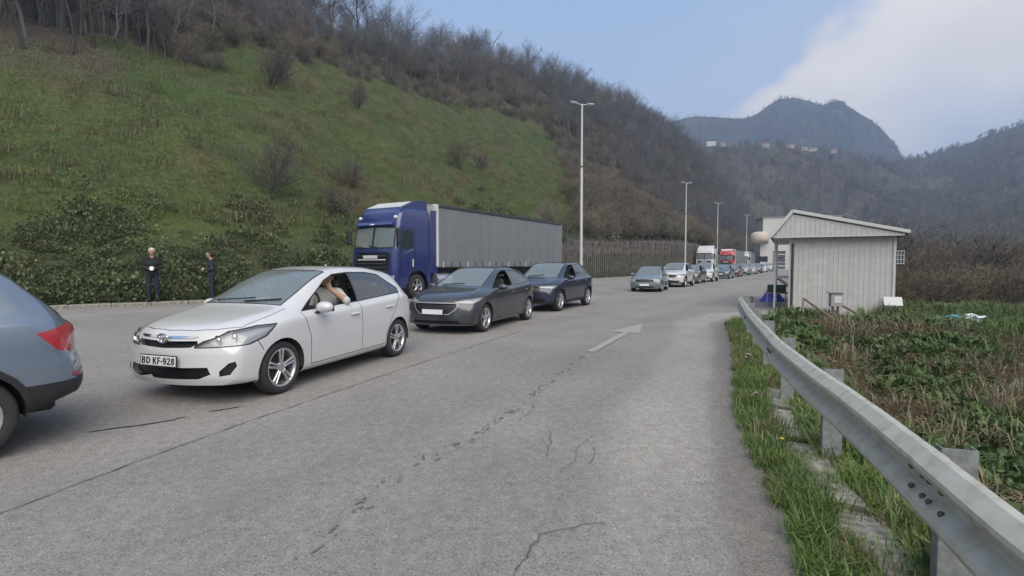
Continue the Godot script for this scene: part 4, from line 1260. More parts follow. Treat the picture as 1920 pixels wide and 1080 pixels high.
func make_driver(car: Node3D, x0: float) -> void:
	# sits behind the wheel on the car's left, left elbow on the sill, hand by the face
	var skin := Color(0.36, 0.225, 0.155)
	var shirt := Color(0.46, 0.46, 0.44); var dark := Color(0.02, 0.02, 0.025)
	var p := thing("person", "driver in a light shirt resting an elbow on the white car's open window", "person", car.position, car.rotation.y)
	var o := Vector3(x0 - 2.18, 0.0, -0.37)
	var b := MB.new()
	var bones := [[o + Vector3(0, 0.66, -0.07), o + Vector3(0, 0.66, 0.07), 0.13, 0.13, dark], [o + Vector3(0, 0.66, 0), o + Vector3(-0.12, 1.0, 0), 0.14, 0.16, shirt], [o + Vector3(-0.13, 1.03, -0.10), o + Vector3(-0.13, 1.03, 0.10), 0.115, 0.115, shirt], [o + Vector3(-0.16, 1.13, -0.14), o + Vector3(-0.16, 1.13, 0.14), 0.065, 0.065, shirt], [o + Vector3(-0.16, 1.14, 0), o + Vector3(-0.14, 1.26, 0), 0.055, 0.05, skin]]
	for s in [-1.0, 1.0]:
		bones.append_array([[o + Vector3(0.02, 0.62, s * 0.09), o + Vector3(0.42, 0.68, s * 0.14), 0.09, 0.065, dark], [o + Vector3(0.42, 0.68, s * 0.14), o + Vector3(0.72, 0.36, s * 0.12), 0.062, 0.045, dark]])
	# left arm up to the face, right arm to the wheel
	bones.append_array([[o + Vector3(-0.15, 1.12, -0.19), o + Vector3(0.02, 1.02, -0.44), 0.06, 0.05, shirt], [o + Vector3(0.02, 1.02, -0.44), o + Vector3(0.06, 1.18, -0.20), 0.046, 0.034, skin], [o + Vector3(-0.15, 1.12, 0.19), o + Vector3(0.0, 0.88, 0.24), 0.06, 0.05, shirt], [o + Vector3(0.0, 0.88, 0.24), o + Vector3(0.24, 0.96, 0.13), 0.046, 0.034, skin]])
	figure(b, bones, 0.018)
	head(b, o + Vector3(-0.12, 1.335, 0), Vector3(1, -0.05, -0.2), skin)
	hand(b, o + Vector3(0.06, 1.18, -0.19), Vector3(-0.25, 0.8, 0.5), Vector3(-1, 0.2, 0), 1.0, skin)
	hand(b, o + Vector3(0.24, 0.96, 0.13), Vector3(0.9, 0.2, -0.1), Vector3(0, -1, 0), 1.0, skin)
	part(b, "body", M.figure, p, true)
	part(hair(o + Vector3(-0.12, 1.335, 0), Vector3(1, 0, -0.2), 0.03), "hair", M.hair_dark, p)

# ---------------------------------------------------------------- the lie of the land
# u runs along the road, t across it to the left; both in metres
const UX := 0.545
const UD := 0.839
var TK := [[-60, 34.0], [-30, 29.5], [-13.8, 25.6], [-3.8, 22.9], [3, 21.1], [6, 20.3], [8, 19.55], [10.9, 18.5], [15.6, 17.7], [22, 17.8], [33, 19.2], [48, 20.6], [61, 20.3], [81, 19.0], [130, 19.0], [500, 19.0]]
var TR := [[-40, -22.0], [-12, -8.2], [-4.5, -4.1], [0.63, -0.96], [2.0, -0.22], [2.92, 0.14], [3.45, 0.28], [4.33, 0.55], [5.63, 0.90], [8.64, 1.45], [12, 2.1], [14.4, 2.6], [16.5, 2.5], [18.5, 1.0], [30, 0.5], [45, 1.0], [100, 3.0], [400, 3.0]]

func xd(u: float, t: float) -> Vector2: return Vector2(u * UX - t * UD, u * UD + t * UX)
func road_y(u: float, t: float) -> float: return 0.12 * smoothstep(9.0, 18.0, t)
func on_road(x: float, d: float) -> Vector3:
	var u := x * UX + d * UD; var t := -x * UD + d * UX
	return Vector3(x, road_y(u, t), -d)
func kerb_at(u: float, off: float) -> Vector3:
	var q := xd(u, spl(TK, u) + off)
	return Vector3(q.x, 0.25, -q.y)

func wall_h(u: float) -> float:
	return spl([[26, 0.0], [31, 2.6], [36, 3.3], [50, 3.6], [75, 4.4], [95, 3.5], [104, 1.0], [108, 0.0]], u)
func crest(u: float) -> float:
	return spl([[-60, 26], [0, 32], [54, 39], [76, 44.5], [143, 57], [220, 66], [268, 69], [340, 60], [430, 30], [480, 12]], u)
func hill_y(u: float, w: float) -> float:
	# w is the distance up from the kerb
	var c := crest(u)
	var h := spl([[0, 0.2], [0.5, 0.22], [1.2, 0.55], [5, 3.3], [20, 14.0], [42, c * 0.685], [65, c], [90, c - 4.0], [160, c - 30.0]], w)
	var b := wall_h(u)
	if b > 0.0 and w > 0.4: h = maxf(h, b + 0.62 * (w - 0.5))
	var e := smoothstep(2.0, 12.0, w)
	return h + e * (noise.get_noise_2d(u * 1.6, w * 1.6) * 1.3 + noise.get_noise_2d(u * 6.0 + 90, w * 6.0) * 0.35)
func hill_at(u: float, w: float) -> Vector3:
	var q := xd(u, spl(TK, u) + w)
	return Vector3(q.x, hill_y(u, w), -q.y)
func wood_edge(u: float) -> float:
	# how far up the meadow reaches
	return spl([[-60, 15], [4, 16.0], [12, 17.5], [17, 27], [22, 31], [35, 38], [55, 42], [92, 41], [104, 38], [112, 22], [120, 3], [500, 2]], u) if u < 62 else spl([[62, 42.0], [94, 41], [104, 35], [114, 14], [120, 3], [500, 2]], u)
func scrub_line(u: float) -> float:
	# lower right of the meadow, above the wall, is scrub
	return spl([[48, 0.0], [55, 4.0], [64, 10.0], [70, 14.0], [86, 25.0], [101, 38.0], [114, 60]], u)

func land_y(u: float, q: float) -> float:
	# ground to the right of the road edge; q is the distance from the edge
	var k := 1.0 - smoothstep(8.5, 16.0, u - q * 0.25)
	var y := -0.03 - 0.85 * smoothstep(0.55, 2.4, q) * k
	y += smoothstep(0.4, 1.5, q) * (noise.get_noise_2d(u * 9.0, q * 9.0) * 0.12 - 0.06)
	return y - 1.2 * smoothstep(14.0, 40.0, q)
func land_at(u: float, q: float) -> Vector3:
	var p := xd(u, spl(TR, u) - q)
	return Vector3(p.x, land_y(u, q), -p.y)

func sheet(b: MB, rows: Array, cols: Array, fn: Callable, tint: Callable) -> void:
	# a grid of world points with smooth normals
	var P := []
	for r: float in rows:
		var line := PackedVector3Array()
		for c: float in cols: line.append(fn.call(r, c))
		P.append(line)
	var nr := rows.size(); var nc := cols.size()
	var N := []; var C := []
	for i in nr:
		var ln := PackedVector3Array(); var lc := PackedColorArray()
		for j in nc:
			var a: Vector3 = P[mini(i + 1, nr - 1)][j] - P[maxi(i - 1, 0)][j]
			var e: Vector3 = P[i][mini(j + 1, nc - 1)] - P[i][maxi(j - 1, 0)]
			var m := a.cross(e).normalized()
			ln.append(m if m.y >= 0.0 else -m)
			lc.append(tint.call(rows[i], cols[j], P[i][j]))
		N.append(ln); C.append(lc)
	for i in nr - 1:
		for j in nc - 1:
			var q := [[i, j], [i + 1, j], [i + 1, j + 1], [i, j + 1]]
			for f in [[0, 1, 2], [0, 2, 3]]:
				var v := []
				for k: int in f: v.append(q[k])
				var a: Vector3 = P[v[0][0]][v[0][1]]; var e: Vector3 = P[v[1][0]][v[1][1]]; var g: Vector3 = P[v[2][0]][v[2][1]]
				var s := b.v.size()
				b.put(a, e, g, N[v[0][0]][v[0][1]], N[v[1][0]][v[1][1]], N[v[2][0]][v[2][1]])
				var swapped := b.v[s + 1] != e
				b.c[s] = C[v[0][0]][v[0][1]]
				b.c[s + 1] = C[v[2][0]][v[2][1]] if swapped else C[v[1][0]][v[1][1]]
				b.c[s + 2] = C[v[1][0]][v[1][1]] if swapped else C[v[2][0]][v[2][1]]

func steps(a: float, b: float, first: float, grow: float) -> Array:
	var o := [a]
	var s := first
	while o[o.size() - 1] + s < b:
		o.append(o[o.size() - 1] + s); s = maxf(s * grow, 0.1)
	o.append(b)
	return o

func mottled(c: Color, p: Vector3, scale: float, amount: float) -> Color:
	var k := 1.0 + amount * noise.get_noise_3d(p.x * scale, p.z * scale, 7.0) + amount * 0.6 * noise.get_noise_3d(p.x * scale * 4.1, p.z * scale * 4.1, 31.0)
	return Color(c.r * k, c.g * k, c.b * k)

func build_ground() -> void:
	# road
	var us := steps(-26, 0, 2.0, 0.93)
	us.append_array(steps(0.2, 16, 0.16, 1.004)); us.append_array(steps(16.3, 260, 0.35, 1.035))
	var fs := []
	for i in 91: fs.append(pow(i / 90.0, 1.35))
	var b := MB.new()
	sheet(b, us, fs,
		func(u: float, f: float) -> Vector3:
			var ta := spl(TR, u) + 0.07 * noise.get_noise_1d(u * 55.0) - 0.03
			var t := lerpf(ta, spl(TK, u) + 0.05, f)
			var q := xd(u, t)
			return Vector3(q.x, road_y(u, t) + 0.006 * noise.get_noise_2d(q.x * 12.0, q.y * 12.0), -q.y),
		func(u: float, f: float, p: Vector3) -> Color:
			var t := -p.x * UD - p.z * UX
			var e := t - spl(TR, u)
			var c := Color(0.355, 0.335, 0.322)
			# worn, paler paving of the queue lane and dust drifted along the right edge
			var wob := noise.get_noise_2d(p.x * 5.0, p.z * 5.0) * 0.22
			var dust := smoothstep(0.30, 0.42, e + wob * 0.5) * (1.0 - smoothstep(0.95, 1.35, e + wob)) * smoothstep(1.0, 4.0, u)
			c = c.lerp(Color(0.47, 0.445, 0.405), dust * 0.85)
			c = c.lerp(Color(0.40, 0.375, 0.35), smoothstep(4.6, 5.0, t + wob) * 0.7)
			if e < 0.34: c = c.lerp(Color(0.33, 0.30, 0.265), 0.7 * (1.0 - smoothstep(0.22, 0.34, e + wob * 0.6)))
			c *= 1.0 + 0.10 * noise.get_noise_2d(u * 1.2, t * 14.0) + 0.08 * noise.get_noise_2d(u * 9.0 + 200.0, t * 11.0)
			return mottled(c, p, 3.0, 0.13))
	structure(b, "road", M.asphalt, true)
	# land to the right of the road
	us = steps(-26, 0, 2.0, 0.95); us.append_array(steps(0.2, 22, 0.3, 1.01)); us.append_array(steps(23, 260, 1.0, 1.06))
	b = MB.new()
	sheet(b, us, steps(-0.06, 260, 0.16, 1.06), land_at,
		func(u: float, q: float, p: Vector3) -> Color:
			var k := noise.get_noise_2d(p.x * 6.0, p.z * 6.0)
			var c := Color(0.16, 0.14, 0.095).lerp(Color(0.11, 0.12, 0.055), smoothstep(-0.2, 0.3, k))
			if q < 0.3: c = c.lerp(Color(0.19, 0.17, 0.14), 1.0 - q / 0.3)
			return mottled(c, p, 8.0, 0.3))
	structure(b, "ground", M.soil, true)
	# hillside to the left
	us = steps(-60, 0, 3.0, 0.97); us.append_array(steps(1, 110, 0.9, 1.004)); us.append_array(steps(112, 480, 2.0, 1.02))
	b = MB.new()
	sheet(b, us, [0.40, 0.5, 0.54, 0.8, 1.2, 1.8, 2.5, 3.3, 4.2] + steps(5, 170, 0.8, 1.022), hill_at,
		func(u: float, w: float, p: Vector3) -> Color:
			var k := noise.get_noise_2d(p.x * 1.8, p.z * 1.8)
			var grass := Color(0.098, 0.136, 0.034).lerp(Color(0.135, 0.122, 0.048), smoothstep(0.0, 0.4, k))
			grass = grass.lerp(Color(0.080, 0.125, 0.026), smoothstep(0.1, 0.45, noise.get_noise_2d(p.x * 1.1 + 50, p.z * 2.6)))
			var scrub := Color(0.15, 0.125, 0.095)
			var wood := smoothstep(-1.5, 2.5, w - wood_edge(u) + k * 3.0)
			if u > 36.0: wood = maxf(wood, smoothstep(-1.0, 4.0, scrub_line(u) - w + k * 4.0))
			var c := grass.lerp(scrub, wood)
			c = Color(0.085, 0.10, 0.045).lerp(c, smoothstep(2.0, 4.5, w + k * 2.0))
			return mottled(c, p, 5.0, 0.3))
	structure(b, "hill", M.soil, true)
	# valley floor out to the far hills
	b = MB.new()
	b.col = Color(0.085, 0.075, 0.05)
	b.quad(Vector3(-1500, -3.2, 200), Vector3(2500, -3.2, 200), Vector3(2500, -3.2, -2200), Vector3(-1500, -3.2, -2200))
	structure(b, "terrain", M.hillside, true)

func ridge(points: Array, near: float, rough: float, seedv: int) -> Dictionary:
	# far hills: from their ridge down to a foot nearer to the road
	var f := FastNoiseLite.new()
	f.seed = seedv; f.frequency = 0.006; f.fractal_octaves = 5
	var n := 180
	var K := [[], [], []]
	for i in points.size():
		for a in 3: K[a].append([float(i), points[i][a]])
	var fn := func(i: float, w: float) -> Vector3:
		var s := i / n * (points.size() - 1)
		var x := spl(K[0], s); var y := spl(K[1], s); var d := spl(K[2], s)
		var foot := Vector2(x, d) * near
		var q := foot.lerp(Vector2(x, d), w)
		var h: float
		if w <= 1.0: h = -3.4 + (y + 3.4) * (0.30 * w + 0.70 * pow(w, 1.7))
		else: h = y - (w - 1.0) * y * 1.6
		h += (f.get_noise_2d(q.x, q.y) * rough) * clampf(w * 3.0, 0.0, 1.0) * (0.25 if absf(w - 1.0) < 0.08 else 1.0)
		return Vector3(q.x, h, -q.y)
	return {"fn": fn, "n": n}

func build_hills() -> Array:
	var out := []
	var mid := ridge([[20, 60, 380], [57.1, 84.7, 400], [81.3, 97, 420], [123.7, 108, 450], [196, 116, 520], [279.5, 124, 560], [366.8, 128, 600], [430, 122, 620], [483, 120, 640], [560, 95, 610], [660, 78, 560], [800, 66, 520]], 0.42, 22.0, 5)
	var mtn := ridge([[60, 170, 1200], [164.2, 224, 1150], [246.4, 258, 1100], [313.2, 289, 1100], [380, 306, 1100], [500.7, 314, 1120], [560.3, 345, 1150], [600, 366, 1170], [634.3, 374.5, 1180], [665, 367, 1180], [694.6, 358.5, 1180], [715, 366, 1180], [736.2, 368.5, 1180], [755, 357, 1180], [766.8, 349, 1180], [807, 299.8, 1150], [821.5, 252.5, 1120], [824.8, 217, 1100], [838.5, 180, 1080], [902.4, 143, 1050], [1000, 120, 1030]], 0.5, 30.0, 8)
	var right := ridge([[500, 105, 800], [555.8, 132, 800], [603.8, 161, 800], [652.4, 169, 800], [676, 175, 790], [706.5, 192, 780], [751.4, 209, 770], [840.6, 233, 760], [1004.8, 250, 740], [1200, 255, 720]], 0.22, 26.0, 11)
	for e: Array in [["hill", mid, Color(0.125, 0.108, 0.085)], ["mountain", mtn, Color(0.06, 0.06, 0.055)], ["hill", right, Color(0.125, 0.108, 0.08)]]:
		var r: Dictionary = e[1]
		var b := MB.new()
		var cols := []
		for i in r.n + 1: cols.append(float(i))
		var rows := []
		for i in 41: rows.append(i / 40.0)
		rows.append_array([1.05, 1.12, 1.25])
		var base: Color = e[2]
		sheet(b, rows, cols, func(w: float, i: float) -> Vector3: return r.fn.call(i, w),
			func(_w: float, _i: float, p: Vector3) -> Color:
				var k := noise.get_noise_2d(p.x * 0.25, p.z * 0.25)
				return mottled(base.lerp(Color(0.085, 0.095, 0.045), smoothstep(0.15, 0.5, k)), p, 0.3, 0.35))
		structure(b, e[0], M.hillside, true)
		out.append(r)
	return out

# ---------------------------------------------------------------- plants
func rdir(up: float) -> Vector3:
	var a := R.randf() * TAU
	return Vector3(cos(a), up, sin(a)).normalized()

func grass_tuft(n: int, h: float, spread: float) -> MB:
	var b := MB.new()
	for i in n:
		var p := Vector3(R.randf_range(-1, 1), 0, R.randf_range(-1, 1)) * spread
		var d := rdir(R.randf_range(0.9, 3.0))
		var hh := h * R.randf_range(0.5, 1.15)
		var w := hh * R.randf_range(0.014, 0.026)
		var side := d.cross(Vector3.UP).normalized() * w
		var m := p + Vector3(d.x * 0.35, 0.62, d.z * 0.35) * hh
		var e := p + Vector3(d.x * 1.0, d.y * 0.9, d.z * 1.0) * hh
		b.col = Color(1, 1, 1) * R.randf_range(0.7, 1.15)
		b.quad(p - side, p + side, m + side * 0.8, m - side * 0.8)
		b.tri(m - side * 0.8, m + side * 0.8, e)
	return b

func leaf_clump(n: int, leaf: float, rad: float, h: float) -> MB:
	var b := MB.new()
	for i in n:
		var d := rdir(R.randf_range(0.0, 2.0))
		var p := Vector3(d.x * rad, d.y * h, d.z * rad) * pow(R.randf(), 0.45)
		var f := (d + Vector3(R.randf_range(-0.8, 0.8), R.randf_range(-0.5, 0.7), R.randf_range(-0.8, 0.8))).normalized()
		var s := f.cross(rdir(0.6)).normalized()
		var l := leaf * R.randf_range(0.6, 1.3)
		b.col = Color(1, 1, 1) * R.randf_range(0.6, 1.25)
		var up := f.cross(s) * l * 0.12
		b.tri(p, p + f * l * 0.5 + s * l * 0.36 + up, p + f * l)
		b.tri(p, p + f * l, p + f * l * 0.5 - s * l * 0.36 + up)
	return b

func bramble(n: int, h: float) -> MB:
	# arching dry stems with a few leaves
	var b := MB.new()
	for i in n:
		var p := Vector3(R.randf_range(-0.35, 0.35), 0, R.randf_range(-0.35, 0.35))
		var d := rdir(1.6)
		var l := h * R.randf_range(0.6, 1.4)
		var prev := p
		var w := 0.006
		b.col = Color(1.0, 0.92, 0.82) * R.randf_range(0.7, 1.2)
		for k in 5:
			d = (d + Vector3(R.randf_range(-0.3, 0.3), -0.34, R.randf_range(-0.3, 0.3))).normalized()
			var q := prev + d * l / 5.0
			b.tube(prev, q, w, w * 0.8, 3, false)
			w *= 0.8
			if R.randf() < 0.7:
				var f := rdir(0.3); var s := f.cross(Vector3.UP).normalized(); var z := R.randf_range(0.015, 0.035)
				b.tri(q, q + f * z + s * z * 0.5, q + f * z * 1.8); b.tri(q, q + f * z * 1.8, q + f * z - s * z * 0.5)
			prev = q
	return b

func grow(bt: MB, bw: MB, p: Vector3, d: Vector3, l: float, r: float, level: int, most: int, wild: float) -> void:
	var seg := 3 if level < 2 else 2
	var q := p
	var rr := r
	for i in seg:
		var nd := (d + Vector3(R.randf_range(-1, 1), R.randf_range(-0.3, 0.6), R.randf_range(-1, 1)) * wild * 0.35).normalized()
		var e := q + nd * l / seg
		var r2 := rr * 0.82
		if level <= 1: bt.tube(q, e, rr, r2, 6 if level == 0 else 4, false)
		else:
			var s := nd.cross(rdir(0.2)).normalized() * maxf(rr, 0.008)
			bw.quad(q - s, q + s, e + s * 0.7, e - s * 0.7)
			if level == 2:
				var s2 := nd.cross(s).normalized() * maxf(rr, 0.008)
				bw.quad(q - s2, q + s2, e + s2 * 0.7, e - s2 * 0.7)
		q = e; d = nd; rr = r2
		if level < most and (level > 0 or i > 0):
			for k in (3 if level == 0 else 2):
				var f := rdir(0.0)
				var cd := (d * R.randf_range(0.7, 1.1) + f * R.randf_range(0.5, 0.95)).normalized()
				grow(bt, bw, q, cd, l * R.randf_range(0.45, 0.68), rr * R.randf_range(0.45, 0.65), level + 1, most, wild)
	if level < most:
		grow(bt, bw, q, d, l * 0.6, rr * 0.8, level + 1, most, wild)

func tree_meshes(h: float, most: int, wild: float, bush := false) -> Array:
	var bt := MB.new(); var bw := MB.new()
	if bush:
		for i in 7:
			grow(bt, bw, Vector3(R.randf_range(-0.2, 0.2), -0.1, R.randf_range(-0.2, 0.2)), rdir(2.2), h * 0.55, h * 0.012, 1, most, wild)
	else:
		grow(bt, bw, Vector3(0, -0.3, 0), Vector3(0, 1, 0), h * 0.52, h * 0.016, 0, most, wild)
	return [bt, bw]

func merged(a: MB, b: MB, mat_: Material) -> ArrayMesh:
	var m := MB.new()
	m.v = a.v.duplicate(); m.n = a.n.duplicate(); m.c = a.c.duplicate()
	m.v.append_array(b.v); m.n.append_array(b.n); m.c.append_array(b.c)
	return m.mesh(mat_, true)

func far_tree(n: int) -> MB:
	var b := MB.new()
	b.tube(Vector3(0, -0.5, 0), Vector3(0, 4.5, 0), 0.16, 0.08, 4, false)
	for i in n:
		var d := rdir(R.randf_range(0.2, 2.2))
		var p := Vector3(0, R.randf_range(1.5, 6.5), 0) + Vector3(d.x, 0, d.z) * R.randf_range(0.0, 1.6)
		var e := p + d * R.randf_range(1.0, 2.6)
		var s := d.cross(rdir(0.1)).normalized() * R.randf_range(0.05, 0.13)
		b.col = Color(1, 1, 1) * R.randf_range(0.7, 1.2)
		b.tri(p - s, p + s, e)
	return b

func turned(p: Vector3, s: float, lean := 0.0) -> Transform3D:
	var t := Transform3D(Basis(Vector3.UP, R.randf() * TAU), p)
	if lean > 0.0: t.basis = Basis(rdir(0.0), R.randf() * lean) * t.basis
	return t.scaled_local(Vector3(s, s * R.randf_range(0.85, 1.2), s))

func tint(c: Color, spread: float) -> Color:
	var k := 1.0 + R.randf_range(-spread, spread)
	return Color(c.r * k * R.randf_range(0.9, 1.1), c.g * k, c.b * k * R.randf_range(0.85, 1.1))

func build_plants(far: Array) -> void:
	var green := Color(0.135, 0.215, 0.05); var lush := Color(0.085, 0.132, 0.045); var straw := Color(0.27, 0.235, 0.13); var brown := Color(0.19, 0.15, 0.105); var ivy := Color(0.085, 0.115, 0.048)
	# verge grass along the road edge
	for k in 3:
		var m := grass_tuft(34, [0.12, 0.19, 0.09][k], 0.07).mesh(M.leaf, true)
		var pl := []; var co := []
		for i in [7000, 2200, 4200][k]:
			var u := 1.2 + 13.6 * pow(R.randf(), 1.25)
			var q := R.randf_range(0.02, 0.95)
			if noise.get_noise_2d(u * 18.0, q * 40.0 + k * 9) < -0.28 + (0.1 - q) * 1.5: continue
			if u < 7.2 and absf(q - 0.44) < 0.15 and R.randf() < 0.9: continue
			pl.append(turned(land_at(u, q) + Vector3(0, -0.01, 0), R.randf_range(0.6, 1.25), 0.15))
			co.append(tint(green if R.randf() < 0.8 else straw, 0.3))
		scatter(m, pl, co, "grass", ["short green verge grass between the road and the guard rail", "taller grass tufts along the guard rail verge", "low fringe of grass at the asphalt edge"][k], "grass")
	# weeds and brambles beyond the rail
	var defs := [
		["weeds", leaf_clump(26, 0.10, 0.22, 0.20), 3600, 0.75, 5.0, 0.5, 17.0, lush, "leafy green weeds on the bank behind the guard rail", "weeds", 0.0],
		["tall_grass", grass_tuft(40, 0.36, 0.18), 3800, 0.7, 11.0, 0.5, 24.0, Color(0.11, 0.16, 0.05), "long tufted grass on the bank behind the guard rail", "grass", -0.05],
		["brambles", bramble(9, 0.75), 3600, 1.6, 16.0, -3.0, 19.0, brown, "tangle of brown bramble stems on the rough ground", "brambles", 0.0],
		["dead_grass", grass_tuft(36, 0.42, 0.22), 3400, 1.8, 18.0, -3.0, 24.0, Color(0.20, 0.17, 0.105), "dry brown grass among the brambles", "grass", -0.1],
	]
	for e: Array in defs:
		var m: ArrayMesh = e[1].mesh(M.leaf if e[0] != "brambles" else M.twig, true)
		var pl := []; var co := []
		for i in e[2]:
			var u := R.randf_range(e[5], e[6]); var q := R.randf_range(e[3], e[4])
			var n := noise.get_noise_2d(u * 7.0 + 40.0, q * 7.0)
			var w := land_at(u, q)
			var keen := n if e[0] in ["brambles", "dead_grass"] else -n
			if keen < e[10] - 0.02 - (0.1 if u > 15 and e[0] in ["tall_grass", "weeds"] else 0.0): continue
			if e[0] in ["brambles", "dead_grass"] and u > 16.0: continue
			if w.distance_to(at(10.9, 0, 18.3)) < 3.2 or (w.x > 8.6 and w.z < -15.3 and w.x < 13.0): continue
			pl.append(turned(w, R.randf_range(0.6, 1.35), 0.3)); co.append(tint(e[7], 0.35))
		scatter(m, pl, co, e[0], e[8], e[9])
	# ivy and low bushes on the bank at the foot of the hill
	for k in 2:
		var m := leaf_clump(60, [0.085, 0.12][k], [0.36, 0.5][k], [0.22, 0.40][k]).mesh(M.leaf, true)
		var pl := []; var co := []
		for i in [8500, 3500][k]:
			var u := R.randf_range(-16, 40); var w := 0.65 + 9.0 * pow(R.randf(), 1.9)
			if noise.get_noise_2d(u * 4.0, w * 5.0 + k * 70) < -0.42 + 0.12 * w: continue
			pl.append(turned(hill_at(u, w), R.randf_range(0.6, 1.3), 0.5)); co.append(tint(ivy.lerp(Color(0.14, 0.16, 0.07), clampf(noise.get_noise_2d(u * 6.0, w * 9.0) * 1.6 + 0.35, 0.0, 1.0)), 0.4))
		scatter(m, pl, co, "ivy", ["dark ivy covering the steep bank above the kerb", "rank green undergrowth on the bank above the kerb"][k], "undergrowth")
	# meadow
	for k in 2:
		var m := grass_tuft(34, [0.26, 0.45][k], 0.30).mesh(M.leaf, true)
		var pl := []; var co := []
		for i in [26000, 5000][k]:
			var u := R.randf_range(-26, 112); var w := 5.0 + 40.0 * pow(R.randf(), 1.2)
			if w > wood_edge(u) + 3.0: continue
			var n := noise.get_noise_2d(u * 2.5, w * 5.0)
			if k == 1 and n < 0.05: continue
			pl.append(turned(hill_at(u, w), R.randf_range(0.6, 1.5), 0.3))
			var c := Color(0.108, 0.150, 0.038).lerp(Color(0.165, 0.15, 0.068), smoothstep(-0.1, 0.45, n))
			co.append(tint(c if k == 0 else Color(0.125, 0.12, 0.055), 0.3))
		scatter(m, pl, co, "meadow_grass", ["green meadow grass covering the hillside", "withered tussocks scattered over the hillside meadow"][k], "grass")
	# bare trees
	var kinds := []
	for k in 4: kinds.append(tree_meshes([9.0, 11.0, 8.0, 10.0][k], 4, [0.7, 0.55, 0.9, 0.6][k]))
	var bushes := []
	for k in 2: bushes.append(tree_meshes([2.6, 2.0][k], 4, 0.8, true))
	var greys := [Color(0.125, 0.125, 0.135), Color(0.11, 0.112, 0.122), Color(0.14, 0.13, 0.128)]
	# wood on the upper slope
	for k in 4:
		var m := merged(kinds[k][0], kinds[k][1], M.twig)
		var pl := []; var co := []
		for i in 640:
			var u := R.randf_range(-30, 330) if i % 4 else R.randf_range(-20, 30); var w := R.randf_range(15.0, 78.0)
			if w < wood_edge(u) + 2.0 + R.randf() * 3.0: continue
			if u > 105 and w < 40 and R.randf() < 0.3: continue
			pl.append(turned(hill_at(u, w), R.randf_range(0.5, 0.95), 0.12)); co.append(tint(greys[k % 3], 0.2))
		scatter(m, pl, co, "bare_wood", ["leafless wood covering the upper hillside", "grey leafless trees massed under the hilltop", "brownish bare thicket along the upper meadow edge", "dark bare trees of the hillside wood"][k], "wood")
	# scrub on the wood's rim and over the wall
	for k in 2:
		var m := merged(bushes[k][0], bushes[k][1], M.twig)
		var pl := []; var co := []
		for i in 5200:
			var u := R.randf_range(24, 300) if i % 3 else R.randf_range(37, 112); var w := R.randf_range(6.0, 76.0) if i % 3 else R.randf_range(1.0, 26.0)
			var s := u > 37.0 and w < scrub_line(u) + R.randf_range(-4, 3)
			if not s and w < wood_edge(u) - 1.5 + R.randf() * 2.0: continue
			if u > 31 and w < 0.9: continue
			pl.append(turned(hill_at(u, w), R.randf_range(0.5, 1.15), 0.2)); co.append(tint(Color(0.15, 0.128, 0.105) if k == 0 else Color(0.13, 0.128, 0.09), 0.35))
		scatter(m, pl, co, "scrub", ["brown leafless scrub along the wood's edge and above the wall", "greenish brown brushwood below the hillside wood"][k], "scrub")
	# single trees against the sky
	var gi := 0
	for q: Array in [[46, 63, 1.3], [50, 66, 1.2], [54, 64, 1.45], [57, 65, 1.3], [60, 63, 1.4], [64, 66, 1.3], [67, 65, 1.6], [71, 63, 1.5], [74, 65, 1.4], [78, 64, 1.1], [86, 66, 1.0], [94, 63, 0.9], [104, 65, 1.0], [114, 64, 0.85], [124, 66, 0.95], [136, 64, 0.9], [150, 65, 0.95], [165, 66, 1.0], [182, 64, 0.9], [198, 66, 1.0], [214, 65, 0.9], [230, 66, 0.95], [246, 65, 1.0], [262, 65, 0.95], [276, 66, 0.8], [290, 66, 0.9]]:
		var o := thing("bare_tree", "tall leafless tree standing on the hill's skyline", "tree", hill_at(q[0], q[1]), R.randf() * TAU, "leafless trees on the hill's skyline")
		o.scale = Vector3.ONE * q[2]
		inst(kinds[gi % 4][0].mesh(M.bark), "trunk", o) if gi < 4 else inst(get_node("bare_tree" if gi % 4 == 0 else "bare_tree_%03d" % (gi % 4)).get_child(0).mesh, "trunk", o)
		inst(kinds[gi % 4][1].mesh(M.bare_twig), "crown", o) if gi < 4 else inst(get_node("bare_tree" if gi % 4 == 0 else "bare_tree_%03d" % (gi % 4)).get_child(1).mesh, "crown", o)
		gi += 1
	# trees at the left rim of the meadow
	gi = 0
	for q: Array in [[2.0, 16.5, 0.85], [5.0, 17.5, 0.8], [7.5, 17.2, 0.85], [9.5, 18.4, 0.8], [11.5, 19.0, 0.75], [13.0, 20.5, 0.8], [0.0, 19.0, 0.9], [4.0, 21, 0.9], [-3, 18, 0.9], [8, 22, 0.9]]:
		var o := thing("bare_tree", "slender leafless tree at the lower rim of the meadow's wood", "tree", hill_at(q[0], q[1]), R.randf() * TAU, "leafless trees at the meadow's rim")
		o.scale = Vector3.ONE * q[2]
		inst(get_node("bare_tree" if gi % 4 == 0 else "bare_tree_%03d" % (gi % 4)).get_child(0).mesh, "trunk", o)
		inst(get_node("bare_tree" if gi % 4 == 0 else "bare_tree_%03d" % (gi % 4)).get_child(1).mesh, "crown", o)
		gi += 1
	# lone shrubs on the meadow
	var bm := []
	for k in 2: bm.append([bushes[k][0].mesh(M.bark), bushes[k][1].mesh(M.bare_twig)])
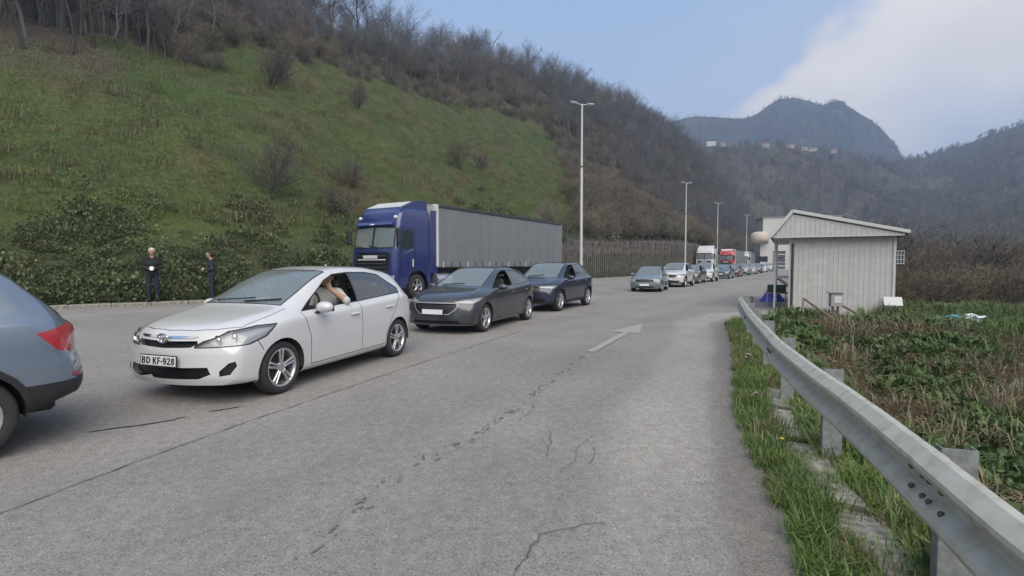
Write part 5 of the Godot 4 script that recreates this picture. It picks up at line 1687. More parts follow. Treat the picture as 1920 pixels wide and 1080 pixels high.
	for q: Array in [[29, 27.0, 1.5, "round brown shrub high on the open meadow"], [31, 28.5, 1.3, "brown shrub touching the round one high on the meadow"], [36, 22.5, 1.0, "dark thin shrub alone in the middle of the meadow"], [22.5, 9.5, 0.95, "small leafless sapling on the meadow above the dark bank"], [15.5, 7.0, 1.15, "bushy leafless shrub rooted at the top of the ivy bank"], [19.0, 6.0, 0.9, "reddish brown shrub at the bank top beside the truck"], [40, 12, 1.0, "leafless shrub on the lower meadow above the trailer"], [47, 14, 1.1, "brown shrub on the lower meadow near the scrub's edge"]]:
		var o := thing("shrub", q[3], "shrub", hill_at(q[0], q[1]), R.randf() * TAU, "")
		o.scale = Vector3.ONE * q[2]
		inst(bm[gi % 2][0], "stem", o); inst(bm[gi % 2][1], "crown", o)
		gi += 1
	# brown-green bushes in the hollow behind the shed
	var pl := []; var co := []
	var cm := leaf_clump(120, 0.16, 1.0, 0.9).mesh(M.leaf, true)
	var tm := merged(bushes[0][0], bushes[0][1], M.twig)
	var pl2 := []; var co2 := []
	for i in 1500:
		var d := 22.0 + 120.0 * pow(R.randf(), 1.3); var x := d * R.randf_range(0.62, 1.15)
		var y := -1.6 + 0.012 * d
		pl2.append(turned(Vector3(x, y, -d), (0.42 + 0.013 * d) * R.randf_range(0.6, 1.3), 0.1)); co2.append(tint(Color(0.13, 0.108, 0.078), 0.3))
		if R.randf() < 0.5:
			pl.append(turned(Vector3(x, y + R.randf_range(0.2, 1.2), -d), (0.4 + 0.009 * d) * R.randf_range(0.5, 1.2), 0.3)); co.append(tint(Color(0.115, 0.115, 0.058), 0.3))
	scatter(tm, pl2, co2, "scrub", "brown thicket in the hollow behind the white shed", "scrub")
	scatter(cm, pl, co, "foliage", "dull green leaves in the thicket behind the white shed", "foliage")
	for q: Array in [[21.5, 27.5, 1.3, "leafless brown shrub close behind the shed's right corner"], [25.0, 30.0, 1.6, "taller brown shrub behind the shed beside the hollow"], [29.5, 33.0, 1.7, "broad twiggy shrub at the near side of the hollow"], [34.0, 36.0, 1.9, "large brown shrub in the middle of the hollow's thicket"], [31.0, 41.0, 2.2, "tall leafless shrub rising from the back of the hollow"], [40.0, 44.0, 2.3, "spreading brown shrub at the far end of the hollow"], [36.0, 52.0, 2.6, "leafless shrub standing against the foot of the wooded hill"]]:
		var o := thing("shrub", q[3], "shrub", at(q[0], -1.3, q[1]), R.randf() * TAU)
		o.scale = Vector3.ONE * q[2]
		inst(bm[gi % 2][0], "stem", o); inst(bm[gi % 2][1], "crown", o)
		inst(leaf_clump(150, 0.13, 0.9, 1.1).mesh(M.olive_leaf), "leaves", o).position = Vector3(0, 0.5, 0)
		gi += 1
	# woods on the far hills
	var names := ["brown leafless wood on the hill below the mountain", "bare wood covering the mountain", "leafless wood on the farther right-hand hill"]
	for k in 3:
		var m := far_tree(70).mesh(M.twig, true)
		pl = []; co = []
		for i in [8000, 9000, 7500][k]:
			var w := pow(R.randf(), [0.75, 0.6, 0.75][k])
			if w < [0.04, 0.25, 0.05][k]: continue
			var p: Vector3 = far[k].fn.call(R.randf() * far[k].n, minf(w, 1.02))
			var n := noise.get_noise_2d(p.x * 0.35, p.z * 0.35)
			if n > 0.32: continue
			pl.append(turned(p, R.randf_range(0.8, 1.4) * [1.0, 0.95, 1.0][k], 0.1))
			co.append(tint([Color(0.15, 0.125, 0.10), Color(0.07, 0.068, 0.062), Color(0.145, 0.125, 0.09)][k].lerp(Color(0.085, 0.095, 0.045), smoothstep(0.0, 0.3, n) * 0.7), 0.25))
		scatter(m, pl, co, "far_wood", names[k], "wood")
	# a pale flowering bush on top of the wall
	var fb := thing("flowering_bush", "small bush with pale blossom hanging over the retaining wall's top", "bush", hill_at(52.5, 0.9))
	inst(leaf_clump(90, 0.16, 0.9, 0.9).mesh(M.leaf, false), "leaves", fb).material_override = mat("bush_green", lin(0.06, 0.09, 0.035), 0.7)
	inst(leaf_clump(34, 0.14, 1.0, 1.1).mesh(M.flower_white), "blossom", fb)
	# dandelions on the verge
	var di := 0
	for q: Array in [[4.55, 0.20, 0.19, "yellow dandelion alone in the verge grass", "flower_yellow", 1], [8.35, 0.19, 0.22, "pale flowering weed by the guard rail's farther posts", "flower_white", 5], [6.2, 0.16, 0.16, "clump of white and yellow verge flowers at the asphalt edge", "flower_white", 4], [10.9, 0.24, 0.15, "small pale flower in the narrow end of the verge", "flower_white", 2]]:
		var o := thing("flower", q[3], "flower", land_at(q[0], q[1]))
		var st := MB.new(); var hd := MB.new(); var lf := MB.new()
		for i in q[5]:
			var a := Vector3(R.randf_range(-0.06, 0.06), q[2] * R.randf_range(0.7, 1.1), R.randf_range(-0.06, 0.06)) if q[5] > 1 else Vector3(0.01, q[2], 0)
			st.tube(Vector3(a.x * 0.4, 0, a.z * 0.4), a, 0.004, 0.003, 5, false)
			for j in 14:
				var f := TAU * j / 14
				var d := Vector3(cos(f), 0.25, sin(f)); var s := Vector3(-sin(f), 0, cos(f)) * 0.006
				hd.tri(a - s, a + s, a + d * 0.024)
			hd.ball(T(a + Vector3(0, 0.004, 0)), Vector3(0.010, 0.007, 0.010), 8, 5)
		for j in 7:
			var d := rdir(0.3); var s := d.cross(Vector3.UP).normalized() * 0.014
			lf.tri(Vector3.ZERO, d * 0.05 + s, d * 0.11); lf.tri(Vector3.ZERO, d * 0.11, d * 0.05 - s)
		part(st, "stalk", M.crate_green, o); part(hd, "blossom", M[q[4]], o)
		part(lf, "leaf_rosette", M.bush_green, o)
		di += 1

# ---------------------------------------------------------------- built things
func build_kerb() -> void:
	var root := Node3D.new()
	root.name = "kerb"
	add_child(root)
	root.set_meta("kind", "structure")
	var u := -14.0
	while u < 44.0:
		var a := kerb_at(u + 0.006, 0.22); var c := kerb_at(u + 0.994, 0.22)
		a.y = 0.11; c.y = 0.11
		var b := MB.new()
		b.bar(a + Vector3(0, R.randf_range(-0.008, 0.008), 0), c + Vector3(0, R.randf_range(-0.008, 0.008), 0), 0.42, 0.28, 0.02)
		part(b, "kerb_stone", M.concrete, root)
		u += 1.0

func build_wall() -> void:
	var root := thing("retaining_wall", "long weathered concrete retaining wall below the scrub, beyond the trailer", "wall")
	var u := 27.0
	var i := 0
	while u < 106.0:
		var step := 2.0
		var hh := wall_h(u + step * 0.5) + 0.12
		if hh > 0.5:
			var a := kerb_at(u, 0.62); var c := kerb_at(u + step - 0.03, 0.62)
			a.y = 0.1 + hh * 0.5 - 0.05; c.y = a.y
			var b := MB.new()
			b.bar(a, c, 0.30, hh + 0.1, 0.015)
			part(b, "panel", M.wall_concrete, root)
			for k in 4:
				var p := kerb_at(u + k * 0.5 + 0.06, 0.62 - 0.17)
				b = MB.new()
				b.bx(Vector3(p.x, hh * 0.5 + 0.05, p.z), Vector3(0.12, hh + (0.25 if (i * 4 + k) % 3 == 0 else 0.08), 0.10), 0.01, 0.57)
				part(b, "rib", M.wall_concrete, root)
		u += step; i += 1

func ribbon(b: MB, pts: Array, w: float, jag: float, step := 0.12) -> void:
	var q := []
	for i in pts.size() - 1:
		var a: Vector2 = pts[i]; var c: Vector2 = pts[i + 1]
		var n := maxi(int(a.distance_to(c) / step), 1)
		for k in n:
			q.append(a.lerp(c, float(k) / n) + Vector2(R.randf_range(-jag, jag), R.randf_range(-jag, jag)))
	q.append(pts[pts.size() - 1])
	for i in q.size() - 1:
		var d: Vector2 = (q[i + 1] - q[i]).normalized()
		var s := Vector2(-d.y, d.x) * w * 0.5 * R.randf_range(0.5, 1.3)
		var f := func(p: Vector2) -> Vector3: return on_road(p.x, p.y) + Vector3(0, 0.0105, 0)
		b.quad(f.call(q[i] - s), f.call(q[i] + s), f.call(q[i + 1] + s), f.call(q[i + 1] - s))

func v2p(a: Array) -> Array: return v2(a)

func build_markings() -> void:
	# straight-on arrow
	var b := MB.new()
	var f := func(x: float, d: float) -> Vector3: return Vector3(x, 0.012, -d)
	var dir := Vector2(0.424, 0.906); var nr := Vector2(0.906, -0.424)
	var c0 := Vector2(1.37, 8.98)
	var P := func(l: float, w: float) -> Vector3:
		var q := c0 + dir * l + nr * w
		return f.call(q.x, q.y)
	for i in 12:
		var a := i * 0.235; var e := (i + 1) * 0.235
		b.quad(P.call(a, -0.075), P.call(a, 0.075), P.call(e, 0.075), P.call(e, -0.075))
	b.tri(P.call(2.78, -0.36), P.call(2.78, 0.30), P.call(4.72, 0.0))
	var o := part(b, "arrow_marking", M.road_paint, self)
	tag(o, "white straight-ahead arrow painted on the asphalt lane", "road marking")
	# old paving joints and cracks
	b = MB.new()
	ribbon(b, v2([-3.6, 1.5, -3.16, 3.13, -2.88, 4.16, -2.23, 5.93, -1.58, 7.61, 0.2, 11.8]), 0.016, 0.010)
	o = part(b, "paving_joint", M.tar, self); tag(o, "dark paving joint running along the lane beside the white car", "road joint")
	b = MB.new()
	for i in 90:
		var t := R.randf()
		var k := spl([[0, -1.12], [0.17, -0.84], [0.3, -0.42], [0.56, 0.25], [1, 1.27]], t); var d := spl([[0, 2.59], [0.17, 3.64], [0.3, 4.41], [0.56, 6.05], [1, 8.74]], t)
		var p := Vector2(k, d) + Vector2(R.randf_range(-0.05, 0.05), R.randf_range(-0.05, 0.05))
		ribbon(b, [p, p + Vector2(R.randf_range(-0.02, 0.05), R.randf_range(0.02, 0.09))], R.randf_range(0.008, 0.024), 0.0, 1.0)
	o = part(b, "ravelled_joint", M.tar, self); tag(o, "broken ravelled joint running up the lane to the painted arrow", "road joint"); o.set_meta("kind", "stuff")
	var n := 0
	for q: Array in [[v2([-0.06, 2.35, 0.01, 2.52, 0.17, 2.88, 0.28, 2.93, 0.47, 3.0, 0.56, 3.0]), 0.012, "forked crack in the asphalt in the middle of the near lane"], [v2([0.27, 4.05, 0.33, 4.4, 0.36, 4.75]), 0.010, "short crack left of the dusty road edge"], [v2([0.60, 3.9, 0.67, 4.15, 0.68, 4.3]), 0.009, "hairline crack beside the dusty road edge"], [v2([0.34, 3.75, 0.5, 4.0, 0.55, 4.3, 0.75, 4.6]), 0.006, "long thin crack linking the short ones"], [v2([-5.2, 8.6, -4.3, 8.62, -3.9, 8.75]), 0.03, "dark transverse joint in front of the white car"], [v2([0.05, 5.0, 0.22, 5.4, 0.24, 5.7]), 0.007, "thin crack near the broken joint"]]:
		b = MB.new()
		ribbon(b, q[0], q[1] * 0.62, 0.016, 0.035)
		o = part(b, "asphalt_crack", M.crack, self); tag(o, q[2], "crack")
		n += 1
	for q: Array in [[-3.55, 4.95, 0.42, 0.05, "long dark oil streak before the white car"], [-3.05, 5.45, 0.16, 0.04, "small oil spot under the white car's nose"]]:
		b = MB.new()
		var poly := []
		for i in 18:
			var a := TAU * i / 18; var r := R.randf_range(0.7, 1.2)
			var l: float = cos(a) * q[2] * r; var w: float = sin(a) * q[3] * r
			poly.append(on_road(q[0] + l * 0.8 - w * 0.6, q[1] + l * 0.6 + w * 0.8) + Vector3(0, 0.011, 0))
		var c := on_road(q[0], q[1]) + Vector3(0, 0.011, 0)
		for i in 18: b.tri(c, poly[i], poly[(i + 1) % 18])
		o = part(b, "oil_stain", M.oil, self); tag(o, q[4], "stain")

func rail_point(u: float) -> Vector2:
	return xd(u, spl([[-6, -3.35], [-2, -1.95], [0.5, -1.10], [2.18, -0.56], [2.91, -0.37], [3.78, -0.13], [4.6, 0.12], [5.26, 0.31], [6.13, 0.54], [7.0, 0.73], [9.16, 1.22], [13.16, 2.04], [15, 2.4]], u))

func build_guardrail() -> void:
	var root := thing("guard_rail", "galvanised steel W-beam guard rail on posts along the right road edge", "guard rail")
	# W section: (outwards to the road, height)
	var prof := [Vector2(-0.01, 0.435), Vector2(0.02, 0.44), Vector2(0.078, 0.482), Vector2(0.082, 0.50), Vector2(0.074, 0.522), Vector2(0.012, 0.570), Vector2(0.004, 0.59), Vector2(0.012, 0.610), Vector2(0.074, 0.658), Vector2(0.082, 0.68), Vector2(0.078, 0.698), Vector2(0.02, 0.74), Vector2(-0.01, 0.745)]
	var cuts := [-5.0, -1.1, 2.75, 6.55, 10.35, 13.55]
	for s in cuts.size() - 1:
		var b := MB.new()
		var n := 26
		var over := 0.10 if s < cuts.size() - 2 else 0.0
		for i in n:
			var q := []
			for e in 2:
				var u: float = lerpf(cuts[s], cuts[s + 1] + over, float(i + e) / n)
				var p := rail_point(u); var d := (rail_point(u + 0.05) - rail_point(u - 0.05)).normalized()
				var nrm := Vector2(-d.y, d.x)
				var droop := 0.005 * noise.get_noise_1d(u * 20.0)
				var row := []
				for k: Vector2 in prof:
					var w := p + nrm * (k.x + 0.05 + (0.005 if s % 2 else 0.0))
					row.append(Vector3(w.x, k.y + droop, -w.y))
				q.append(row)
			for j in prof.size() - 1:
				b.quad(q[0][j], q[1][j], q[1][j + 1], q[0][j + 1])
				b.quad(q[0][j + 1] + Vector3(0, -0.001, 0), q[1][j + 1] + Vector3(0, -0.001, 0), q[1][j] + Vector3(0, -0.001, 0), q[0][j] + Vector3(0, -0.001, 0))
		var beam := part(b, "beam", M.galvanised, root)
		# splice bolts near the joint
		if s < cuts.size() - 2:
			for k in 8:
				var u: float = cuts[s + 1] + [-0.09, 0.02, 0.08, 0.19][k % 4]
				var p := rail_point(u); var d := (rail_point(u + 0.05) - rail_point(u - 0.05)).normalized()
				var nrm := Vector2(-d.y, d.x)
				var w := p + nrm * 0.100
				var bb := MB.new()
				bb.ball(T(Vector3(w.x, 0.545 if k < 4 else 0.635, -w.y)), Vector3(0.014, 0.014, 0.014), 8, 6)
				part(bb, "bolt", M.bolt, beam)
	# rounded end piece
	var b := MB.new()
	var e := rail_point(13.55); var dd := (rail_point(13.6) - rail_point(13.4)).normalized(); var nn := Vector2(-dd.y, dd.x)
	for i in 10:
		var a := PI * i / 10.0; var c := PI * (i + 1) / 10.0
		var pa := e + dd * sin(a) * 0.16 + nn * (0.09 - 0.16 + 0.16 * cos(a)); var pc := e + dd * sin(c) * 0.16 + nn * (0.09 - 0.16 + 0.16 * cos(c))
		b.quad(Vector3(pa.x, 0.435, -pa.y), Vector3(pc.x, 0.435, -pc.y), Vector3(pc.x, 0.75, -pc.y), Vector3(pa.x, 0.75, -pa.y))
	part(b, "end_piece", M.galvanised_post, root)
	# posts: C sections
	for u: float in [-4.0, -2.2, -0.4, 1.25, 2.94, 4.68, 6.42, 8.2, 10.0, 11.8, 13.3]:
		var p := rail_point(u); var d := (rail_point(u + 0.05) - rail_point(u - 0.05)).normalized()
		var nrm := Vector2(-d.y, d.x)
		var yaw := atan2(d.x, d.y)
		b = MB.new()
		var tt := Transform3D(Basis(Vector3.UP, -yaw), Vector3(p.x - nrm.x * 0.075, 0.16, -p.y + nrm.y * 0.075))
		# local x to the right of travel, z backwards
		b.box(tt.translated_local(Vector3(0, 0, 0)), Vector3(0.13, 1.14, 0.006))
		b.box(tt.translated_local(Vector3(-0.065, 0, -0.03)), Vector3(0.006, 1.14, 0.065))
		b.box(tt.translated_local(Vector3(0.065, 0, -0.03)), Vector3(0.006, 1.14, 0.065))
		var po := part(b, "post", M.galvanised_post, root)
		b = MB.new()
		b.box(tt.translated_local(Vector3(-0.075, 0.42, 0)), Vector3(0.05, 0.20, 0.12), 0.008)
		part(b, "bracket", M.galvanised_post, po)
	# concrete edging that the posts stand in, broken into slabs
	var n := 0
	for q: Array in [[1.4, 2.55, 0.44, 0.28, "cracked concrete edging slab at the near guard rail post"], [2.62, 3.75, 0.42, 0.28, "narrow concrete edging slab edged by long grass"], [3.85, 4.95, 0.42, 0.27, "pale concrete edging slab under a guard rail post"], [5.1, 6.0, 0.40, 0.26, "weathered concrete edging slab between two posts"], [6.15, 7.0, 0.42, 0.26, "half overgrown concrete edging slab under a far post"]]:
		b = MB.new()
		var pl := PackedVector2Array()
		var rim := []
		for i in 9: rim.append(Vector2(lerpf(q[0], q[1], i / 8.0), q[2] - q[3] * 0.5 + R.randf_range(-0.03, 0.03)))
		for i in 9: rim.append(Vector2(lerpf(q[1], q[0], i / 8.0), q[2] + q[3] * 0.5 + R.randf_range(-0.03, 0.03)))
		var wp := []
		for k: Vector2 in rim:
			var w := xd(k.x, spl(TR, k.x) - k.y)
			wp.append(w); pl.append(w)
		var ids := Geometry2D.triangulate_polygon(pl)
		for i in range(0, ids.size(), 3):
			var aa := wp[ids[i]] as Vector2; var bb := wp[ids[i + 1]] as Vector2; var cc := wp[ids[i + 2]] as Vector2
			b.put(at(aa.x, 0.03, aa.y), at(bb.x, 0.03, bb.y), at(cc.x, 0.03, cc.y), Vector3.UP, Vector3.UP, Vector3.UP)
		for i in wp.size():
			var aa: Vector2 = wp[i]; var bb: Vector2 = wp[(i + 1) % wp.size()]
			b.quad(at(aa.x, -0.12, aa.y), at(bb.x, -0.12, bb.y), at(bb.x, 0.03, bb.y), at(aa.x, 0.03, aa.y))
		var o := part(b, "concrete_edging", M.concrete, self)
		tag(o, q[4], "edging")
		n += 1

func corrugated(b: MB, poly: Array, z: float, pitch: float, deep: float) -> void:
	# vertical ribs on a face in the x-y plane; poly is convex
	var lo := 1e9; var hi := -1e9
	for q: Vector2 in poly: lo = minf(lo, q.x); hi = maxf(hi, q.x)
	var x := lo
	var k := 0
	var band := [0.62, 0.1, 0.18, 0.1]
	var dep := [0.0, 0.0, 1.0, 1.0, 0.0]
	while x < hi - 1e-4:
		var w: float = pitch * band[k % 4]
		var xa := x; var xb := minf(x + w, hi)
		var za: float = z + deep * dep[k % 4]; var zb: float = z + deep * dep[k % 4 + 1]
		var ra := span(poly, xa); var rb := span(poly, xb)
		b.quad(Vector3(xa, ra.x, za), Vector3(xb, rb.x, zb), Vector3(xb, rb.y, zb), Vector3(xa, ra.y, za))
		x = xb; k += 1

func span(poly: Array, x: float) -> Vector2:
	var lo := 1e9; var hi := -1e9
	for i in poly.size():
		var a: Vector2 = poly[i]; var c: Vector2 = poly[(i + 1) % poly.size()]
		if absf(a.x - c.x) < 1e-6:
			if absf(a.x - x) < 1e-4: lo = minf(lo, minf(a.y, c.y)); hi = maxf(hi, maxf(a.y, c.y))
		elif x >= minf(a.x, c.x) - 1e-5 and x <= maxf(a.x, c.x) + 1e-5:
			var y := lerpf(a.y, c.y, (x - a.x) / (c.x - a.x))
			lo = minf(lo, y); hi = maxf(hi, y)
	return Vector2(lo, hi)

func build_shed() -> void:
	var yaw := deg_to_rad(-28.0)
	var s := thing("shed", "white corrugated metal shed with an overhanging lopsided gable roof", "shed", at(9.07, 0, 16.86), yaw)
	var W := 2.73; var D := 6.0
	# front wall in panels of about half a metre
	for i in 5:
		var b := MB.new()
		var x0 := W * i / 5.0; var x1 := W * (i + 1) / 5.0 - 0.004
		corrugated(b, v2([x0, -0.1, x1, -0.1, x1, 2.42, x0, 2.42]), 0.0, 0.136, 0.008)
		part(b, "wall_panel", M.white_sheet, s)
	var b := MB.new()
	b.bx(Vector3(W * 0.5, 1.1, -D * 0.5 - 0.06), Vector3(W - 0.04, 2.6, D), 0.0)
	part(b, "wall_core", M.white_trim, s)
	for x in [-0.015, W + 0.015]:
		b = MB.new()
		b.bx(Vector3(x, 1.14, -0.01), Vector3(0.07, 2.5, 0.09), 0.006)
		part(b, "corner_trim", M.white_trim, s)
	# roof: ridge above the left wall, short steep left slope, long right slope
	var hl := 2.40; var ha := 3.14; var hr := 2.43
	var zf := 0.32; var zb := -D - 0.3
	b = MB.new()
	corrugated(b, v2([-0.52, hl, 0.02, ha - 0.02, W + 0.22, hr, W + 0.22, hl]), zf - 0.03, 0.136, 0.008)
	part(b, "gable_panel", M.white_sheet, s)
	for e: Array in [[Vector2(-0.60, hl - 0.05), Vector2(0.02, ha + 0.02)], [Vector2(0.02, ha + 0.02), Vector2(W + 0.32, hr - 0.01)]]:
		b = MB.new()
		var m: Vector2 = (e[0] + e[1]) * 0.5
		var dv: Vector2 = e[1] - e[0]
		b.box(Transform3D(Basis(Vector3(0, 0, 1), dv.angle()), Vector3(m.x, m.y + 0.03, (zf + zb) * 0.5)), Vector3(dv.length(), 0.06, zf - zb), 0.01)
		var r := part(b, "roof_slope", M.roof_sheet, s)
		b = MB.new()
		b.box(Transform3D(Basis(Vector3(0, 0, 1), dv.angle()), Vector3(m.x, m.y + 0.055, zf + 0.012)), Vector3(dv.length() + 0.02, 0.10, 0.05), 0.01)
		part(b, "verge_trim", M.white_trim, r)
	b = MB.new()
	b.bx(Vector3(W * 0.5 - 0.15, hl - 0.015, zf * 0.5 - 0.02), Vector3(W + 0.72, 0.03, zf), 0.004)
	part(b, "soffit", M.white_trim, s)
	b = MB.new()
	b.bx(Vector3(-0.27, hl - 0.03, -D * 0.5), Vector3(0.5, 0.03, D), 0.004)
	part(b, "eave_soffit", M.white_trim, s)
	b = MB.new()
	b.tube(Vector3(0.05, 2.2, 0.06), Vector3(0.05, 0.12, 0.06), 0.035, 0.035, 10)
	b.tube(Vector3(0.05, 0.13, 0.06), Vector3(0.0, 0.05, 0.10), 0.04, 0.045, 10)
	part(b, "downpipe", M.dark_steel, s)
	b = MB.new()
	b.bx(Vector3(W + 0.24, hr - 0.02, -D * 0.5), Vector3(0.10, 0.10, D + 0.5), 0.03)
	part(b, "gutter", M.dark_steel, s)
	# lattice window leaf standing open on the right
	b = MB.new()
	for k in 4:
		b.bx(Vector3(W + 0.10 + k * 0.075, 1.74, -0.5), Vector3(0.018, 0.42, 0.03), 0.003)
		b.bx(Vector3(W + 0.2125, 1.545 + k * 0.13, -0.5), Vector3(0.25, 0.018, 0.032), 0.003)
	var wl := part(b, "window_leaf", M.white_trim, s)
	b = MB.new()
	b.bx(Vector3(W + 0.2125, 1.74, -0.5), Vector3(0.23, 0.4, 0.006))
	part(b, "pane", M.far_glass, wl)
	# dark lean-to behind the right corner
	b = MB.new()
	b.bx(Vector3(W + 0.09, 1.0, -2.4), Vector3(0.14, 2.5, 3.6), 0.01)
	part(b, "side_cladding", M.old_wood, s)
	# counter side: posts, shelf, slatted shutter, hatch windows
	b = MB.new()
	b.bx(Vector3(-0.24, 1.06, -2.0), Vector3(0.42, 0.05, 2.2), 0.01)
	var sh := part(b, "counter_shelf", M.white_trim, s)
	for z in [-1.0, -3.0]:
		b = MB.new()
		b.bar(Vector3(-0.05, 0.75, z), Vector3(-0.40, 1.03, z), 0.04, 0.04)
		part(b, "bracket", M.dark_steel, sh)
	for z in [-0.6, -3.6]:
		b = MB.new()
		b.bx(Vector3(-0.46, 1.2, z), Vector3(0.06, 2.4, 0.06), 0.006)
		part(b, "eave_post", M.white_trim, s)
	for k in 5:
		b = MB.new()
		b.bx(Vector3(-0.36, 1.40 + k * 0.135, -1.55), Vector3(0.40, 0.105, 0.02), 0.004)
		part(b, "shutter_slat", M.white_trim, s)
	b = MB.new()
	b.bx(Vector3(-0.012, 1.6, -2.2), Vector3(0.03, 0.8, 2.0), 0.004)
	part(b, "hatch_window", M.far_glass, s)
	# things beside the shed
	var base := s.transform
	var o := thing("crate", "dark green crate of goods under the shed's counter shelf", "crate", base * Vector3(-0.42, 0.62, -2.4), yaw)
	b = MB.new()
	for k in 3:
		b.bx(Vector3(0, -0.08 + k * 0.09, 0.24), Vector3(0.6, 0.07, 0.02), 0.004); b.bx(Vector3(0, -0.08 + k * 0.09, -0.24), Vector3(0.6, 0.07, 0.02), 0.004)
		b.bx(Vector3(0.3, -0.08 + k * 0.09, 0), Vector3(0.02, 0.07, 0.46), 0.004); b.bx(Vector3(-0.3, -0.08 + k * 0.09, 0), Vector3(0.02, 0.07, 0.46), 0.004)
	part(b, "slat", M.crate_green, o)
	b = MB.new()
	b.bx(Vector3(0, -0.12, 0), Vector3(0.58, 0.02, 0.46), 0.004)
	part(b, "bottom", M.crate_green, o)
	o = thing("trestle", "low pale wooden trestle carrying the green crate beside the shed", "trestle", base * Vector3(-0.42, 0, -2.4), yaw)
	b = MB.new()
	b.bx(Vector3(0, 0.46, 0), Vector3(0.75, 0.04, 0.6), 0.008)
	part(b, "board", M.pale_wood, o)
	for x in [-0.3, 0.3]:
		for z in [-0.24, 0.24]:
			b = MB.new()
			b.bx(Vector3(x, 0.22, z), Vector3(0.05, 0.44, 0.05), 0.006)
			part(b, "leg", M.pale_wood, o)
	# blue tarpaulin over a heap
	b = MB.new()
	var rows := []
	for i in 15:
		var row := []
		for j in 25:
			var a := TAU * j / 24.0; var f := i / 14.0
			var r := f * (1.0 + 0.16 * sin(a * 3.0 + 1.0) + 0.08 * sin(a * 7.0))
			var h := 0.52 * (1.0 - pow(f, 1.7)) + 0.05 * sin(a * 5.0 + f * 4.0) * f * (1 - f) * 4.0 + 0.03 * sin(a * 11.0) * f * (1.0 - f) * 4.0
			row.append(Vector3(cos(a) * r * 0.50, h + 0.004, sin(a) * r * 0.36))
		rows.append(row)
	for i in 14:
		for j in 24: b.quad(rows[i][j], rows[i][j + 1], rows[i + 1][j + 1], rows[i + 1][j])
	var tp := part(b, "tarpaulin", M.blue_tarp, self)
	tag(tp, "crumpled blue tarpaulin heap on the paving beside the shed", "tarpaulin")
	tp.transform = Transform3D(Basis(Vector3.UP, 0.3), at(10.62, 0.0, 21.1))
	# meter box on two legs in front of the shed
	o = thing("meter_box", "small grey box on two wooden legs in front of the shed", "box", at(9.47, -0.14, 15.1), -0.2)
	b = MB.new()
	b.bx(Vector3(0, 0.62, 0), Vector3(0.32, 0.38, 0.2), 0.012)
	var mb := part(b, "case", M.meter_grey, o)
	b = MB.new()
	b.bx(Vector3(0.02, 0.64, 0.105), Vector3(0.2, 0.2, 0.012), 0.003)
	part(b, "lid", M.pale_panel, mb)
	b = MB.new()
	b.bx(Vector3(-0.02, 0.83, 0), Vector3(0.38, 0.03, 0.26), 0.006)
	part(b, "cover", M.trailer_frame, mb)
	for x in [-0.07, 0.07]:
		b = MB.new()
		b.bx(Vector3(x, 0.2, -0.02), Vector3(0.05, 0.48, 0.05), 0.006)
		part(b, "leg", M.old_wood, o)
	# handrail down the bank
	o = thing("handrail", "weathered wooden handrail slanting down the bank before the shed", "handrail", at(8.15, -0.15, 14.45))
	b = MB.new()
	b.tube(Vector3(0, -0.2, 0), Vector3(0, 0.76, 0), 0.035, 0.032, 8)
	part(b, "post", M.pale_wood, o)
	b = MB.new()
	b.bar(Vector3(0.02, 0.72, 0.0), Vector3(0.62, -0.25, 1.7), 0.06, 0.05, 0.008)
	part(b, "rail", M.old_wood, o)
	b = MB.new()
	b.bar(at(9.7, 0.33, 15.2), at(10.0, -0.12, 14.2), 0.06, 0.05, 0.008)
	tag(part(b, "timber", M.old_wood, self), "loose timber leaning from the grey box down to the grass", "timber")
	# pale lid on a block at the shed's right foot
	o = thing("hutch", "low pale slab-roofed hutch at the shed's right foot", "hutch", base * Vector3(W - 0.02, 0, 0.22), yaw)
	b = MB.new()
	b.box(Transform3D(Basis(Vector3(1, 0, 0), 0.75), Vector3(0.0, 0.42, 0.02)), Vector3(0.46, 0.03, 0.36), 0.006)
	part(b, "lid", M.pale_panel, o)
	for x in [-0.2, 0.2]:
		b = MB.new()
		b.bx(Vector3(x, 0.14, 0.0), Vector3(0.05, 0.36, 0.3), 0.006)
		part(b, "leg", M.old_wood, o)
	# litter
	b = MB.new()
	crumple(b, 0.26, 0.10, 3)
	var bag := part(b, "plastic_bag", M.bag_white, self)
	tag(bag, "crumpled pale blue plastic bag lying in the rough grass", "bag")
	bag.position = litter_at(12.15, 13.6)
	b = MB.new()
	crumple(b, 0.18, 0.06, 9)
	bag = part(b, "plastic_bag", M.bag_teal, self)
	tag(bag, "small teal scrap of plastic beside the pale blue bag", "bag")
	bag.position = litter_at(11.75, 13.75)

func litter_at(x: float, d: float) -> Vector3:
	var u := x * UX + d * UD; var t := -x * UD + d * UX
	return Vector3(x, land_y(u, spl(TR, u) - t) + 0.22, -d)

func crumple(b: MB, r: float, h: float, sd: int) -> void:
	var f := FastNoiseLite.new(); f.seed = sd; f.frequency = 0.9
	var rows := []
	for i in 11:
		var row := []
		for j in 17:
			var th := PI * i / 10.0; var ph := TAU * (j % 16) / 16.0
			var d := Vector3(sin(th) * cos(ph), cos(th), sin(th) * sin(ph))
			var k := 1.0 + 0.9 * f.get_noise_3dv(d * 1.6)
			row.append(Vector3(d.x * r * k, d.y * h * k, d.z * r * 0.7 * k))
		rows.append(row)
	for i in 10:
		for j in 16: b.quad(rows[i][j], rows[i][j + 1], rows[i + 1][j + 1], rows[i + 1][j])

